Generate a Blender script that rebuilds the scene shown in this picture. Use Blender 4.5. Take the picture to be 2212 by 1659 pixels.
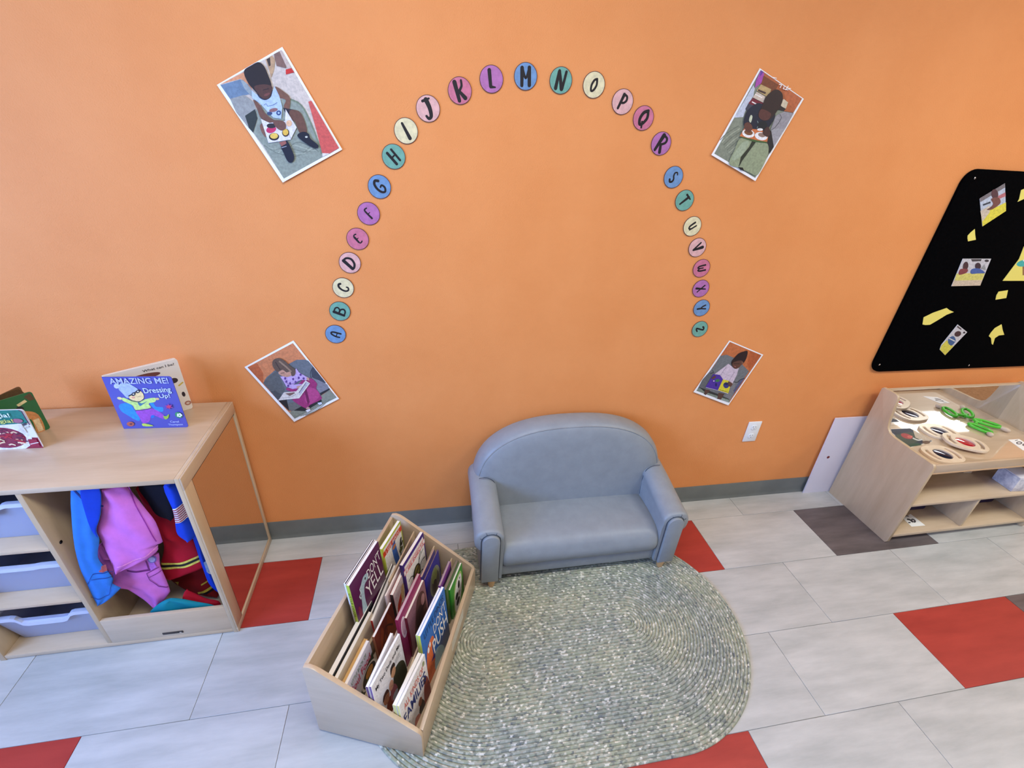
import bpy, bmesh, math, random
from mathutils import Vector, Matrix
random.seed(7)
for o in list(bpy.data.objects): bpy.data.objects.remove(o, do_unlink=True)
scene = bpy.context.scene
COL = scene.collection

# ---------------------------------------------------------------- camera
IMG_W, IMG_H, FPX = 2212.0, 1659.0, 988.07
YAW, PITCH, ROLL = 0.204427, -0.506344, 0.062008
CAM = Vector((-0.12975, -1.68181, 1.7325))
_f = Vector((math.sin(YAW)*math.cos(PITCH), math.cos(YAW)*math.cos(PITCH), math.sin(PITCH)))
_r = Vector((math.cos(YAW), -math.sin(YAW), 0)); _u = _r.cross(_f)
RV = _r*math.cos(ROLL) + _u*math.sin(ROLL); UV = -_r*math.sin(ROLL) + _u*math.cos(ROLL); FV = _f
cd = bpy.data.cameras.new('camera'); cam = bpy.data.objects.new('camera', cd); COL.objects.link(cam)
cam.matrix_world = Matrix(((RV.x, UV.x, -FV.x, CAM.x), (RV.y, UV.y, -FV.y, CAM.y), (RV.z, UV.z, -FV.z, CAM.z), (0, 0, 0, 1)))
cd.sensor_fit = 'HORIZONTAL'; cd.sensor_width = 36.0; cd.lens = FPX*36.0/IMG_W; cd.clip_start = 0.02
scene.camera = cam

# ---------------------------------------------------------------- exposure, world, light levels
scene.view_settings.view_transform = 'Standard'; scene.view_settings.look = 'None'
scene.view_settings.gamma = 1.0; scene.view_settings.use_curve_mapping = False
scene.view_settings.exposure = 0.31
PANEL_STRENGTH = 13.0            # ceiling troffers
PANEL_COLOR = (0.98, 1.0, 0.92)
WINDOW_POWER = 124.0            # daylight through the window in the left wall
WINDOW_COLOR = (0.26, 0.46, 1.0)
world = bpy.data.worlds.new('world'); scene.world = world; world.use_nodes = True
world.node_tree.nodes['Background'].inputs[0].default_value = (0.62, 0.75, 1.0, 1)
world.node_tree.nodes['Background'].inputs[1].default_value = 0.8

# ---------------------------------------------------------------- helpers: picture measurements to room positions
def ray(px, py): return FV*FPX + RV*(px - IMG_W/2) - UV*(py - IMG_H/2)
def on(px, py, axis, val):
    d = ray(px, py); t = (val - CAM[axis])/d[axis]; return CAM + d*t
def zoomer(ox, oy, s): return lambda x, y: (ox + x/s, oy + y/s)

# ---------------------------------------------------------------- materials
def lin(c):
    out = []
    for v in c[:3]:
        v = v/255.0
        out.append(v/12.92 if v <= 0.04045 else ((v + 0.055)/1.055)**2.4)
    return (out[0], out[1], out[2], 1.0)
_mats = {}
def M(rgb, rough=0.6, key='', **kw):
    k = (tuple(rgb), rough, key, tuple(sorted(kw.items())))
    if k in _mats: return _mats[k]
    m = bpy.data.materials.new('paint_%d_%d_%d' % tuple(int(v) for v in rgb[:3])); m.use_nodes = True
    b = m.node_tree.nodes['Principled BSDF']
    b.inputs['Base Color'].default_value = lin(rgb); b.inputs['Roughness'].default_value = rough
    for n, v in kw.items(): b.inputs[n.replace('_', ' ').title() if n not in ('IOR',) else n].default_value = v
    _mats[k] = m; return m
def mottled(name, c1, c2, scale=(6, 6, 6), rough=0.6, bump=0.0, bscale=200, detail=4, spec=0.5, coat=0.0, coords='Object', contrast=(0.35, 0.65), rand=0.0, coat_rough=0.1):
    m = bpy.data.materials.new(name); m.use_nodes = True
    nt = m.node_tree; N = nt.nodes; L = nt.links; b = N['Principled BSDF']
    tc = N.new('ShaderNodeTexCoord'); mp = N.new('ShaderNodeMapping'); mp.inputs['Scale'].default_value = scale
    L.new(tc.outputs[coords], mp.inputs['Vector'])
    nz = N.new('ShaderNodeTexNoise'); nz.inputs['Scale'].default_value = 1.0; nz.inputs['Detail'].default_value = detail; nz.inputs['Roughness'].default_value = 0.62
    if rand > 0:
        oi = N.new('ShaderNodeObjectInfo'); ad = N.new('ShaderNodeVectorMath'); ad.operation = 'ADD'
        ml = N.new('ShaderNodeMath'); ml.operation = 'MULTIPLY'; ml.inputs[1].default_value = 50
        L.new(oi.outputs['Random'], ml.inputs[0]); L.new(mp.outputs[0], ad.inputs[0]); L.new(ml.outputs[0], ad.inputs[1]); L.new(ad.outputs[0], nz.inputs['Vector'])
    else: L.new(mp.outputs[0], nz.inputs['Vector'])
    cr = N.new('ShaderNodeValToRGB'); cr.color_ramp.elements[0].position = contrast[0]; cr.color_ramp.elements[1].position = contrast[1]
    cr.color_ramp.elements[0].color = lin(c1); cr.color_ramp.elements[1].color = lin(c2)
    L.new(nz.outputs[0], cr.inputs[0])
    last = cr.outputs[0]
    if rand > 0:
        hv = N.new('ShaderNodeHueSaturation'); mr = N.new('ShaderNodeMapRange')
        mr.inputs['To Min'].default_value = 1 - rand; mr.inputs['To Max'].default_value = 1 + rand
        L.new(oi.outputs['Random'], mr.inputs['Value']); L.new(mr.outputs[0], hv.inputs['Value']); L.new(last, hv.inputs['Color']); last = hv.outputs[0]
    L.new(last, b.inputs['Base Color'])
    b.inputs['Roughness'].default_value = rough; b.inputs['Specular IOR Level'].default_value = spec
    b.inputs['Coat Weight'].default_value = coat; b.inputs['Coat Roughness'].default_value = coat_rough
    if bump > 0:
        n2 = N.new('ShaderNodeTexNoise'); n2.inputs['Scale'].default_value = bscale; n2.inputs['Detail'].default_value = 3
        L.new(tc.outputs[coords], n2.inputs['Vector'])
        bp = N.new('ShaderNodeBump'); bp.inputs['Strength'].default_value = bump; bp.inputs['Distance'].default_value = 0.002
        L.new(n2.outputs[0], bp.inputs['Height']); L.new(bp.outputs[0], b.inputs['Normal'])
    return m

MAT_WALL = mottled('orange_wall_paint', (231, 147, 83), (236, 153, 89), (3, 3, 3), 0.62, 0.55, 230, spec=0.3)
MAT_BASE = mottled('grey_vinyl_base', (104, 108, 106), (112, 116, 113), (8, 8, 8), 0.45)
MAT_WHITEWALL = M((190, 176, 158), 0.8); MAT_CEIL = M((238, 236, 232), 0.9)
MAT_TILE = mottled('pale_grey_vinyl_tile', (168, 169, 165), (197, 196, 192), (3.2, 17, 3), 0.42, 0.06, 300, 6, rand=0.04, contrast=(0.3, 0.7))
MAT_TILE_RED = mottled('red_vinyl_tile', (158, 48, 40), (174, 58, 48), (3.2, 17, 3), 0.42, 0.06, 300, 6, rand=0.02)
MAT_TILE_DARK = mottled('charcoal_vinyl_tile', (84, 76, 75), (108, 98, 97), (3.2, 17, 3), 0.42, 0.06, 300, 6, rand=0.02)
MAT_GROUT = M((140, 136, 134), 0.8)
def wood(name, c1, c2, sc, rough=0.38, coat=0.25, cr=0.12): return mottled(name, c1, c2, sc, rough, 0.04, 90, 7, contrast=(0.3, 0.72), coat=coat, coat_rough=cr)
MAT_BIRCH_X = wood('birch_grain_along', (190, 164, 133), (211, 187, 157), (2.2, 16, 16))
MAT_BIRCH_Z = wood('birch_grain_upright', (190, 163, 128), (211, 186, 151), (16, 16, 2.2))
MAT_BIRCH_Y = wood('birch_grain_deep', (188, 162, 131), (207, 183, 153), (16, 2.2, 16))
MAT_EDGE = wood('birch_ply_edge', (196, 154, 112), (222, 184, 140), (3, 3, 120), 0.5, 0.1)
MAT_TABLE = wood('birch_varnished_top', (200, 172, 140), (218, 192, 160), (2.2, 16, 16), 0.3, 1.0, 0.03); MAT_TABLE.node_tree.nodes['Principled BSDF'].inputs['Coat IOR'].default_value = 1.85
MAT_VINYL = mottled('grey_blue_vinyl', (136, 142, 147), (143, 149, 154), (20, 20, 20), 0.42, 0.10, 500, spec=0.45)
MAT_VINYL_SEAM = M((62, 69, 82), 0.6)
MAT_FOOT = wood('turned_wood_foot', (196, 150, 100), (214, 172, 120), (16, 16, 3))
MAT_PAPER = M((244, 242, 238), 0.7); MAT_PAGE = M((236, 230, 220), 0.8)
MAT_BLACKFELT = mottled('black_felt', (2, 2, 3), (5, 5, 6), (90, 90, 90), 0.95, 0.3, 700, spec=0.03)
MAT_INK = M((22, 14, 16), 0.6); MAT_CHROME = M((205, 205, 208), 0.25, metallic=1.0)
MAT_MIRROR = M((228, 228, 230), 0.015, metallic=1.0)
MAT_WHITE_PLASTIC = M((236, 235, 232), 0.35)

# ---------------------------------------------------------------- object helpers
def link(o, parent=None):
    COL.objects.link(o)
    if parent is not None: o.parent = parent
    return o
def tag(o, label=None, cat=None, group=None, kind=None):
    if label: o['label'] = label
    if cat: o['category'] = cat
    if group: o['group'] = group
    if kind: o['kind'] = kind
    return o
def thing(name, loc, label, cat, group=None, rotz=0.0):
    o = bpy.data.objects.new(name, None); o.empty_display_size = 0.05; COL.objects.link(o)
    o.location = loc; o.rotation_euler = (0, 0, rotz)
    return tag(o, label, cat, group)
def obj(name, verts, faces, mats, parent=None, off=(0, 0, 0), fm=None, smooth=None):
    me = bpy.data.meshes.new(name)
    me.from_pydata([(v[0]-off[0], v[1]-off[1], v[2]-off[2]) for v in verts], [], faces)
    for m in (mats if isinstance(mats, (list, tuple)) else [mats]): me.materials.append(m)
    if fm:
        for p, i in zip(me.polygons, fm): p.material_index = i
    me.update()
    if smooth is not None:
        me.shade_smooth(); me.set_sharp_from_angle(angle=math.radians(smooth))
    return link(bpy.data.objects.new(name, me), parent)
def frombm(name, bm, mats, parent=None, off=(0, 0, 0), smooth=None):
    if off != (0, 0, 0): bmesh.ops.translate(bm, verts=bm.verts, vec=(-off[0], -off[1], -off[2]))
    bmesh.ops.recalc_face_normals(bm, faces=bm.faces)
    me = bpy.data.meshes.new(name); bm.to_mesh(me); bm.free()
    for m in (mats if isinstance(mats, (list, tuple)) else [mats]): me.materials.append(m)
    if smooth is not None:
        me.shade_smooth(); me.set_sharp_from_angle(angle=math.radians(smooth))
    return link(bpy.data.objects.new(name, me), parent)
def box(name, mn, mx, mat, parent=None, off=(0, 0, 0), bevel=0.0015, seg=2):
    bm = bmesh.new(); bmesh.ops.create_cube(bm, size=1.0)
    for v in bm.verts: v.co = Vector([(mn[i]+mx[i])/2 + v.co[i]*(mx[i]-mn[i]) for i in range(3)])
    if bevel > 0: bmesh.ops.bevel(bm, geom=list(bm.edges), offset=min(bevel, 0.45*min(mx[i]-mn[i] for i in range(3))), segments=seg, affect='EDGES', profile=0.5)
    return frombm(name, bm, mat, parent, off, 40)
def prism(name, poly, axis, a, b, mat, parent=None, off=(0, 0, 0), bevel=0.0015, smooth=40):
    """poly: 2D points on the two axes other than `axis`, extruded from a to b."""
    bm = bmesh.new(); ax = [i for i in range(3) if i != axis]
    def P(p, t):
        c = [0, 0, 0]; c[ax[0]] = p[0]; c[ax[1]] = p[1]; c[axis] = t; return c
    A = [bm.verts.new(P(p, a)) for p in poly]; B = [bm.verts.new(P(p, b)) for p in poly]; n = len(poly)
    bm.faces.new(A); bm.faces.new(B[::-1])
    for i in range(n): bm.faces.new((A[i], A[(i+1) % n], B[(i+1) % n], B[i]))
    if bevel > 0:
        es = [e for e in bm.edges if len(set((v in A) for v in e.verts)) == 1]
        bmesh.ops.bevel(bm, geom=es, offset=bevel, segments=2, affect='EDGES', profile=0.5)
    return frombm(name, bm, mat, parent, off, smooth)
def catmull(pts, n=6, closed=True):
    P = [Vector(p) for p in pts]; out = []; m = len(P); rng = range(m if closed else m-1)
    for i in rng:
        if closed: p0, p1, p2, p3 = P[(i-1) % m], P[i], P[(i+1) % m], P[(i+2) % m]
        else: p0, p1, p2, p3 = P[max(i-1, 0)], P[i], P[i+1], P[min(i+2, m-1)]
        for k in range(n):
            t = k/n; out.append(0.5*((2*p1) + (p2-p0)*t + (2*p0-5*p1+4*p2-p3)*t*t + (3*p1-p0-3*p2+p3)*t**3))
    if not closed: out.append(P[-1])
    return out
def tube(path, rad, nseg=8, closed=False, caps=True):
    """verts, faces of a tube along 3D path; rad number or list"""
    P = [Vector(p) for p in path]; n = len(P); V = []; F = []
    up = Vector((0.123, 0.31, 0.94)).normalized()
    for i, p in enumerate(P):
        t = (P[(i+1) % n]-P[i-1]) if closed else (P[min(i+1, n-1)]-P[max(i-1, 0)])
        t.normalize(); a = t.cross(up)
        if a.length < 1e-3: a = t.cross(Vector((1, 0, 0)))
        a.normalize(); c = a.cross(t); r = rad[i] if isinstance(rad, (list, tuple)) else rad
        for k in range(nseg):
            w = 2*math.pi*k/nseg; V.append(p + a*math.cos(w)*r + c*math.sin(w)*r)
    for i in range(n if closed else n-1):
        j = (i+1) % n
        for k in range(nseg):
            l = (k+1) % nseg; F.append((i*nseg+k, i*nseg+l, j*nseg+l, j*nseg+k))
    if not closed and caps: F.append(tuple(range(nseg))[::-1]); F.append(tuple((n-1)*nseg+k for k in range(nseg)))
    return V, F
def lathe(prof, nseg=24, c=(0, 0)):
    V = []; F = []; m = len(prof)
    for k in range(nseg):
        w = 2*math.pi*k/nseg
        for r, z in prof: V.append((c[0]+r*math.cos(w), c[1]+r*math.sin(w), z))
    for k in range(nseg):
        l = (k+1) % nseg
        for i in range(m-1): F.append((k*m+i, l*m+i, l*m+i+1, k*m+i+1))
    F.append(tuple(k*m for k in range(nseg))[::-1]); F.append(tuple(k*m+m-1 for k in range(nseg)))
    return V, F
class Flat:
    """flat print: polygons and strokes on a plane given by a map f(x, y, lift) -> 3D point; one mesh, many colours"""
    def __init__(s, f, step=0.00012): s.f = f; s.V = []; s.F = []; s.fm = []; s.mats = []; s.lay = 1; s.step = step
    def _m(s, m):
        if not hasattr(m, 'node_tree'):
            k = ('print', tuple(m))
            if k not in _mats: _mats[k] = mottled('print_%d_%d_%d' % tuple(m), tuple(v*0.93 for v in m), tuple(min(255, v*1.06) for v in m), (130, 130, 130), 0.55, detail=3)
            m = _mats[k]
        if m not in s.mats: s.mats.append(m)
        return s.mats.index(m)
    def poly(s, pts, m, smooth=0):
        if smooth: pts = [(p.x, p.y) for p in catmull([(x, y, 0) for x, y in pts], smooth)]
        i0 = len(s.V); s.V += [s.f(x, y, s.lay*s.step) for x, y in pts]
        s.F.append(tuple(range(i0, i0+len(pts)))); s.fm.append(s._m(m)); s.lay += 1
    def ell(s, cx, cy, rx, ry, m, a=0.0, n=20):
        ca, sa = math.cos(a), math.sin(a)
        s.poly([(cx + rx*math.cos(t)*ca - ry*math.sin(t)*sa, cy + rx*math.cos(t)*sa + ry*math.sin(t)*ca) for t in [2*math.pi*k/n for k in range(n)]], m)
    def stroke(s, pts, w, m, smooth=0):
        if smooth: pts = [(p.x, p.y) for p in catmull([(x, y, 0) for x, y in pts], smooth, False)]
        L = []; R = []; n = len(pts)
        for i, (x, y) in enumerate(pts):
            ww = w[0] + (w[1]-w[0])*i/max(n-1, 1) if isinstance(w, tuple) else w
            dx = pts[min(i+1, n-1)][0]-pts[max(i-1, 0)][0]; dy = pts[min(i+1, n-1)][1]-pts[max(i-1, 0)][1]
            q = math.hypot(dx, dy) or 1; L.append((x - dy/q*ww/2, y + dx/q*ww/2)); R.append((x + dy/q*ww/2, y - dx/q*ww/2))
        mi = s._m(m)
        for i in range(n-1):
            i0 = len(s.V); s.V += [s.f(*p, s.lay*s.step) for p in (L[i], L[i+1], R[i+1], R[i])]
            s.F.append((i0, i0+1, i0+2, i0+3)); s.fm.append(mi)
        s.lay += 1
    def build(s, name, parent=None, off=(0, 0, 0)): return obj(name, s.V, s.F, s.mats, parent, off, s.fm)
def text_part(name, string, parent, origin, ex, ey, w, h, mat, slant=0.0, bold=0.0):
    """lettering fitted to a w x h cell whose lower left corner is `origin`; ex, ey unit axes in the parent's space"""
    cu = bpy.data.curves.new(name, 'FONT'); cu.body = string; cu.offset = bold; cu.resolution_u = 3
    t = bpy.data.objects.new(name, cu); COL.objects.link(t)
    dg = bpy.context.evaluated_depsgraph_get(); me = bpy.data.meshes.new_from_object(t.evaluated_get(dg))
    bpy.data.objects.remove(t, do_unlink=True); bpy.data.curves.remove(cu)
    xs = [v.co.x for v in me.vertices]; ys = [v.co.y for v in me.vertices]
    x0, x1, y0, y1 = min(xs), max(xs), min(ys), max(ys); ex = Vector(ex); ey = Vector(ey); o = Vector(origin)
    for v in me.vertices:
        a = (v.co.x-x0)/(x1-x0)*w; b = (v.co.y-y0)/(y1-y0)*h; v.co = o + ex*(a + slant*b) + ey*b
    me.materials.clear(); me.materials.append(mat); me.update()
    return link(bpy.data.objects.new(name, me), parent)

# ================================================================ the room
RX0, RX1, RY1, RZ = -2.6, 9.4, -6.2, 2.75
def struct(o): o['kind'] = 'structure'; return o
fl = struct(box('floor', (RX0, RY1, -0.06), (RX1, 0.0, -0.003), MAT_GROUT, bevel=0))
TW, TD, TY0 = 0.609, 0.3077, -0.1415
tile_mesh = {}
def tile_me(w, d, mat):
    k = (round(w, 3), round(d, 3), mat.name)
    if k not in tile_mesh:
        o = box('floor_tile', (-w/2+0.0007, -d/2+0.0007, -0.004), (w/2-0.0007, d/2-0.0007, 0.0), mat, bevel=0.0008, seg=1)
        tile_mesh[k] = o.data; bpy.data.objects.remove(o)
    return tile_mesh[k]
for row in range(0, 9):
    y1 = 0.0 if row == 0 else TY0 - (row-1)*TD
    y0 = TY0 - row*TD if row else TY0
    ph = 1.192 if row % 2 else 1.4965
    for k in range(-7, 6):
        xa = ph + (k-1)*TW; xb = xa + TW
        if xb < RX0 or xa > 3.95: continue
        m = MAT_TILE
        if row == 1 and k in (0, -3): m = MAT_TILE_RED
        if row == 1 and k == 2: m = MAT_TILE_DARK
        if row == 3 and k in (2, -4): m = MAT_TILE_RED
        if row == 3 and k == 3: m = MAT_TILE_DARK
        if row == 4 and k == -1: m = MAT_TILE_RED
        if row == 5 and k == 1: m = MAT_TILE_DARK
        if row == 6 and k in (-3, 3): m = MAT_TILE_RED
        o = bpy.data.objects.new('floor_tile', tile_me(TW, y1-y0, m)); link(o, fl); o.location = ((xa+xb)/2, (y0+y1)/2, 0)
struct(box('added_tan_floor', (3.63, RY1, -0.003), (RX1, 0.0, 0.004), mottled('mirror_reflection_tan', (136, 98, 62), (156, 116, 78), (60, 60, 60), 0.95), bevel=0))  # tan floor added out of view so the display cabinet's mirror reflects brown
struct(box('wall_back', (RX0, 0.0, -0.06), (RX1, 0.12, RZ), MAT_WALL, bevel=0))
struct(box('wall_right', (RX1, RY1, -0.06), (RX1+0.12, 0.12, RZ), MAT_WHITEWALL, bevel=0))
struct(box('wall_front', (RX0, RY1-0.12, -0.06), (RX1, RY1, RZ), MAT_WHITEWALL, bevel=0))
struct(box('ceiling', (RX0-0.12, RY1-0.12, RZ), (RX1+0.12, 0.12, RZ+0.1), MAT_CEIL, bevel=0))
# left wall with a window opening
WY0, WY1, WZ0, WZ1 = -2.9, -0.9, 0.85, 2.1
bm = bmesh.new()
for (a, b, c, d) in ((RY1-0.12, WY0, -0.06, RZ), (WY1, 0.12, -0.06, RZ), (WY0, WY1, -0.06, WZ0), (WY0, WY1, WZ1, RZ)):
    r = bmesh.ops.create_cube(bm, size=1.0)
    for v in r['verts']: v.co = Vector((RX0-0.06+v.co.x*0.12, (a+b)/2+v.co.y*(b-a), (c+d)/2+v.co.z*(d-c)))
struct(frombm('wall_left', bm, MAT_WHITEWALL))
wf = struct(box('window_1', (RX0-0.1, WY0, WZ0-0.03), (RX0+0.04, WY1, WZ0), MAT_WHITE_PLASTIC))
for (a, b, c, d) in ((WY0, WY0+0.05, WZ0, WZ1), (WY1-0.05, WY1, WZ0, WZ1), ((WY0+WY1)/2-0.03, (WY0+WY1)/2+0.03, WZ0, WZ1), (WY0, WY1, WZ1-0.05, WZ1)):
    box('window_frame', (RX0-0.08, a, c), (RX0-0.03, b, d), MAT_WHITE_PLASTIC, wf)
al = bpy.data.lights.new('window_daylight', 'AREA'); al.shape = 'RECTANGLE'; al.size = WY1-WY0; al.size_y = WZ1-WZ0
al.energy = WINDOW_POWER; al.color = WINDOW_COLOR
ao = bpy.data.objects.new('window_daylight', al); COL.objects.link(ao); ao.location = (RX0-0.14, (WY0+WY1)/2, (WZ0+WZ1)/2)
ao.rotation_euler = (math.radians(90), 0, math.radians(-90))
# cove base along the back wall
def base_run(name, x0, x1):
    prof = [(0, 0.0), (-0.0105, 0.0), (-0.0102, 0.002), (-0.0075, 0.006), (-0.005, 0.013), (-0.0042, 0.022), (-0.0042, 0.0985), (-0.0032, 0.1005), (0, 0.1005)]
    return struct(prism(name, prof, 0, x0, x1, MAT_BASE, bevel=0, smooth=50))
base_run('baseboard_back', RX0, RX1)

# ceiling troffers (they light the room)
em = bpy.data.materials.new('lit_diffuser'); em.use_nodes = True
_b = em.node_tree.nodes['Principled BSDF']; _b.inputs['Base Color'].default_value = (0.9, 0.9, 0.9, 1)
_b.inputs['Emission Color'].default_value = (*PANEL_COLOR, 1); _b.inputs['Emission Strength'].default_value = PANEL_STRENGTH
for ly, lxs in ((-1.4, (-0.15, 2.25, 4.65, 7.05)), (-3.0, (4.9, 7.3))):
    for lx in lxs:
        t = thing('ceiling_light', (lx, ly, RZ), 'white recessed ceiling light panel with glowing diffuser', 'ceiling light', 'ceiling light panels')
        obj('diffuser', [(-0.57, -0.27, -0.012), (-0.57, 0.27, -0.012), (0.57, 0.27, -0.012), (0.57, -0.27, -0.012)], [(0, 1, 2, 3)], em, t)
        for a, b, c, d in ((-0.6, 0.6, -0.3, -0.27), (-0.6, 0.6, 0.27, 0.3), (-0.6, -0.57, -0.27, 0.27), (0.57, 0.6, -0.27, 0.27)):
            box('frame', (a, c, -0.016), (b, d, -0.001), MAT_WHITE_PLASTIC, t, bevel=0)

# ================================================================ letter discs on the wall
DISC = 0.0370
COLR = {'blue': (110, 146, 184), 'green': (112, 166, 146), 'cream': (226, 212, 166), 'pale pink': (224, 172, 164), 'rose': (204, 114, 136), 'orchid': (180, 110, 162)}
ORDER = ['blue', 'green', 'cream', 'pale pink', 'rose', 'orchid']
DM = {k: mottled('watercolour_' + k.replace(' ', '_'), tuple(v*0.94 for v in c), tuple(min(255, v*1.05) for v in c), (60, 60, 60), 0.55, detail=3) for k, c in COLR.items()}
MAT_RIM = M((86, 44, 44), 0.6)
G = {  # brush strokes: (points, start width, end width); unit box, height 1
'A': [([(-.2, -.5), (-.24, -.1), (-.14, .36), (.02, .48), (.16, .3), (.2, -.1), (.24, -.5)], .13, .15), ([(-.22, -.12), (.2, -.14)], .08, .08)],
'B': [([(-.26, .44), (-.22, -.48)], .2, .16), ([(-.26, .46), (.1, .46), (.24, .28), (.1, .06), (-.16, .0)], .1, .1), ([(-.12, .02), (.16, -.02), (.3, -.24), (.14, -.44), (-.2, -.48)], .12, .1)],
'C': [([(.2, .4), (.06, .5), (-.14, .36), (-.22, 0), (-.14, -.36), (.06, -.5), (.24, -.38), (.22, -.22)], .16, .1)],
'D': [([(-.22, .44), (-.2, -.46)], .2, .18), ([(-.24, .46), (.06, .44), (.28, .14), (.2, -.26), (-.02, -.46), (-.18, -.48)], .12, .14)],
'E': [([(.16, .46), (-.04, .48), (-.16, .3), (-.12, -.3), (.0, -.46), (.2, -.4)], .1, .1), ([(-.14, .3), (-.12, -.28)], .16, .14), ([(-.1, .04), (.1, .04)], .09, .06)],
'F': [([(.2, .48), (-.02, .5), (-.1, .3), (-.06, -.5)], .09, .14), ([(-.08, .0), (.16, .02)], .09, .05)],
'G': [([(.22, .34), (.06, .5), (-.14, .36), (-.22, 0), (-.14, -.36), (.06, -.5), (.24, -.3), (.2, -.04), (.04, -.06)], .15, .1)],
'H': [([(-.2, .46), (-.16, -.5)], .15, .15), ([(.18, .46), (.2, -.46)], .12, .12), ([(-.16, .02), (.18, .04)], .1, .08)],
'I': [([(.0, .5), (.0, -.5)], .12, .18)],
'J': [([(-.18, .44), (.2, .48)], .12, .08), ([(.02, .46), (.1, .0), (.06, -.4), (-.1, -.5), (-.2, -.34)], .2, .1)],
'K': [([(-.2, .48), (-.14, -.5)], .19, .15), ([(.18, .5), (.14, .2), (-.1, -.06)], .09, .12), ([(-.04, -.02), (.22, -.42)], .12, .18)],
'L': [([(-.1, .5), (-.08, -.4)], .18, .16), ([(-.08, -.42), (.2, -.46)], .14, .07)],
'M': [([(-.22, .48), (-.26, -.5)], .18, .16), ([(-.2, .46), (.0, -.1), (.22, .44)], .12, .1), ([(.24, .48), (.22, -.5)], .17, .17)],
'N': [([(-.2, .44), (-.24, -.46)], .12, .16), ([(-.18, .48), (.12, -.44)], .13, .17), ([(.24, .5), (.16, -.4)], .12, .12)],
'O': [([(.06, .48), (-.12, .3), (-.18, -.1), (-.06, -.46), (.12, -.34), (.2, .08), (.06, .48)], .13, .13)],
'P': [([(-.1, .46), (-.14, -.5)], .17, .13), ([(-.1, .46), (.14, .42), (.22, .18), (.08, -.04), (-.12, -.08)], .12, .12)],
'Q': [([(.08, .48), (-.14, .26), (-.2, -.12), (-.06, -.4), (.1, -.28), (.22, .1), (.08, .48)], .15, .13), ([(.02, -.22), (.14, -.52)], .1, .09)],
'R': [([(-.12, .48), (-.16, -.5)], .19, .13), ([(-.1, .48), (.16, .42), (.22, .2), (.04, -.02), (-.1, -.06)], .11, .11), ([(.0, -.06), (.2, -.46)], .13, .15)],
'S': [([(.16, .38), (.02, .5), (-.14, .34), (-.06, .08), (.12, -.12), (.14, -.36), (-.02, -.5), (-.18, -.36)], .09, .15)],
'T': [([(-.26, .42), (.26, .46)], .15, .1), ([(.02, .44), (-.02, -.5)], .17, .12)],
'U': [([(-.2, .46), (-.18, -.2), (-.02, -.46), (.14, -.26)], .17, .12), ([(.2, .44), (.16, -.44)], .13, .13)],
'V': [([(-.22, .48), (-.02, -.46)], .12, .13), ([(.26, .46), (.0, -.46)], .24, .13)],
'W': [([(-.28, .46), (-.26, -.24), (-.12, -.44), (.0, -.1)], .15, .1), ([(.0, .2), (.0, -.2), (.14, -.44), (.26, -.2), (.28, .46)], .1, .15)],
'X': [([(-.18, .48), (.2, -.48)], .12, .1), ([(.24, .48), (-.22, -.5)], .1, .18)],
'Y': [([(-.22, .46), (-.12, .08), (.04, -.02), (.2, .46)], .12, .12), ([(.04, .0), (-.02, -.5)], .14, .15)],
'Z': [([(-.2, .36), (-.08, .46), (.16, .42), (.06, .1), (-.16, -.4), (.04, -.42), (.2, -.34)], .16, .14)],
}
z3 = zoomer(680, 120, 4.608); z4 = zoomer(680, 440, 5.185); z5 = zoomer(1020, 120, 4.608); z6 = zoomer(1400, 340, 4.15)
DD = {'K': (z3, 1326, 1560, 210, 492), 'J': (z3, 1007, 1247, 391, 667), 'I': (z3, 790, 1027, 617, 883), 'H': (z3, 668, 903, 877, 1135), 'G': (z3, 529, 760, 1184, 1427),
'F': (z4, 476, 732, -20, 240), 'E': (z4, 355, 608, 269, 518), 'D': (z4, 270, 519, 541, 779), 'C': (z4, 198, 441, 829, 1051), 'B': (z4, 161, 403, 1094, 1309), 'A': (z4, 118, 350, 1357, 1560),
'L': (z5, 74, 307, 92, 380), 'M': (z5, 416, 645, 65, 352), 'N': (z5, 769, 992, 108, 390), 'O': (z5, 1103, 1316, 157, 430), 'P': (z5, 1388, 1600, 331, 591), 'Q': (z5, 1600, 1802, 498, 748), 'R': (z5, 1777, 1977, 757, 996),
'S': (z6, 136, 313, 76, 278), 'T': (z6, 240, 407, 289, 480), 'U': (z6, 313, 474, 526, 708), 'V': (z6, 358, 519, 722, 891), 'W': (z6, 397, 554, 911, 1074), 'X': (z6, 394, 546, 1097, 1252), 'Y': (z6, 401, 552, 1270, 1427), 'Z': (z6, 387, 535, 1466, 1608)}
UPANG = dict(A=161, B=157, C=150, D=137, E=130, F=132, G=134, H=129, I=118, J=106, K=102, L=94, M=91, N=80, O=68, P=66, Q=64, R=59, S=52, T=40, U=34, V=33, W=13, X=22, Y=15, Z=12)
SIZE = dict(A=.76, B=.90, C=.84, D=.98, E=.76, F=.78, G=.98, H=.96, I=1.04, J=1.18, K=1.16, L=1.06, M=1.06, N=1.14, O=.86, P=1.0, Q=1.16, R=1.2, S=.86, T=.92, U=.74, V=.9, W=.8, X=.86, Y=.86, Z=.84)
disc_me = {}
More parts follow.
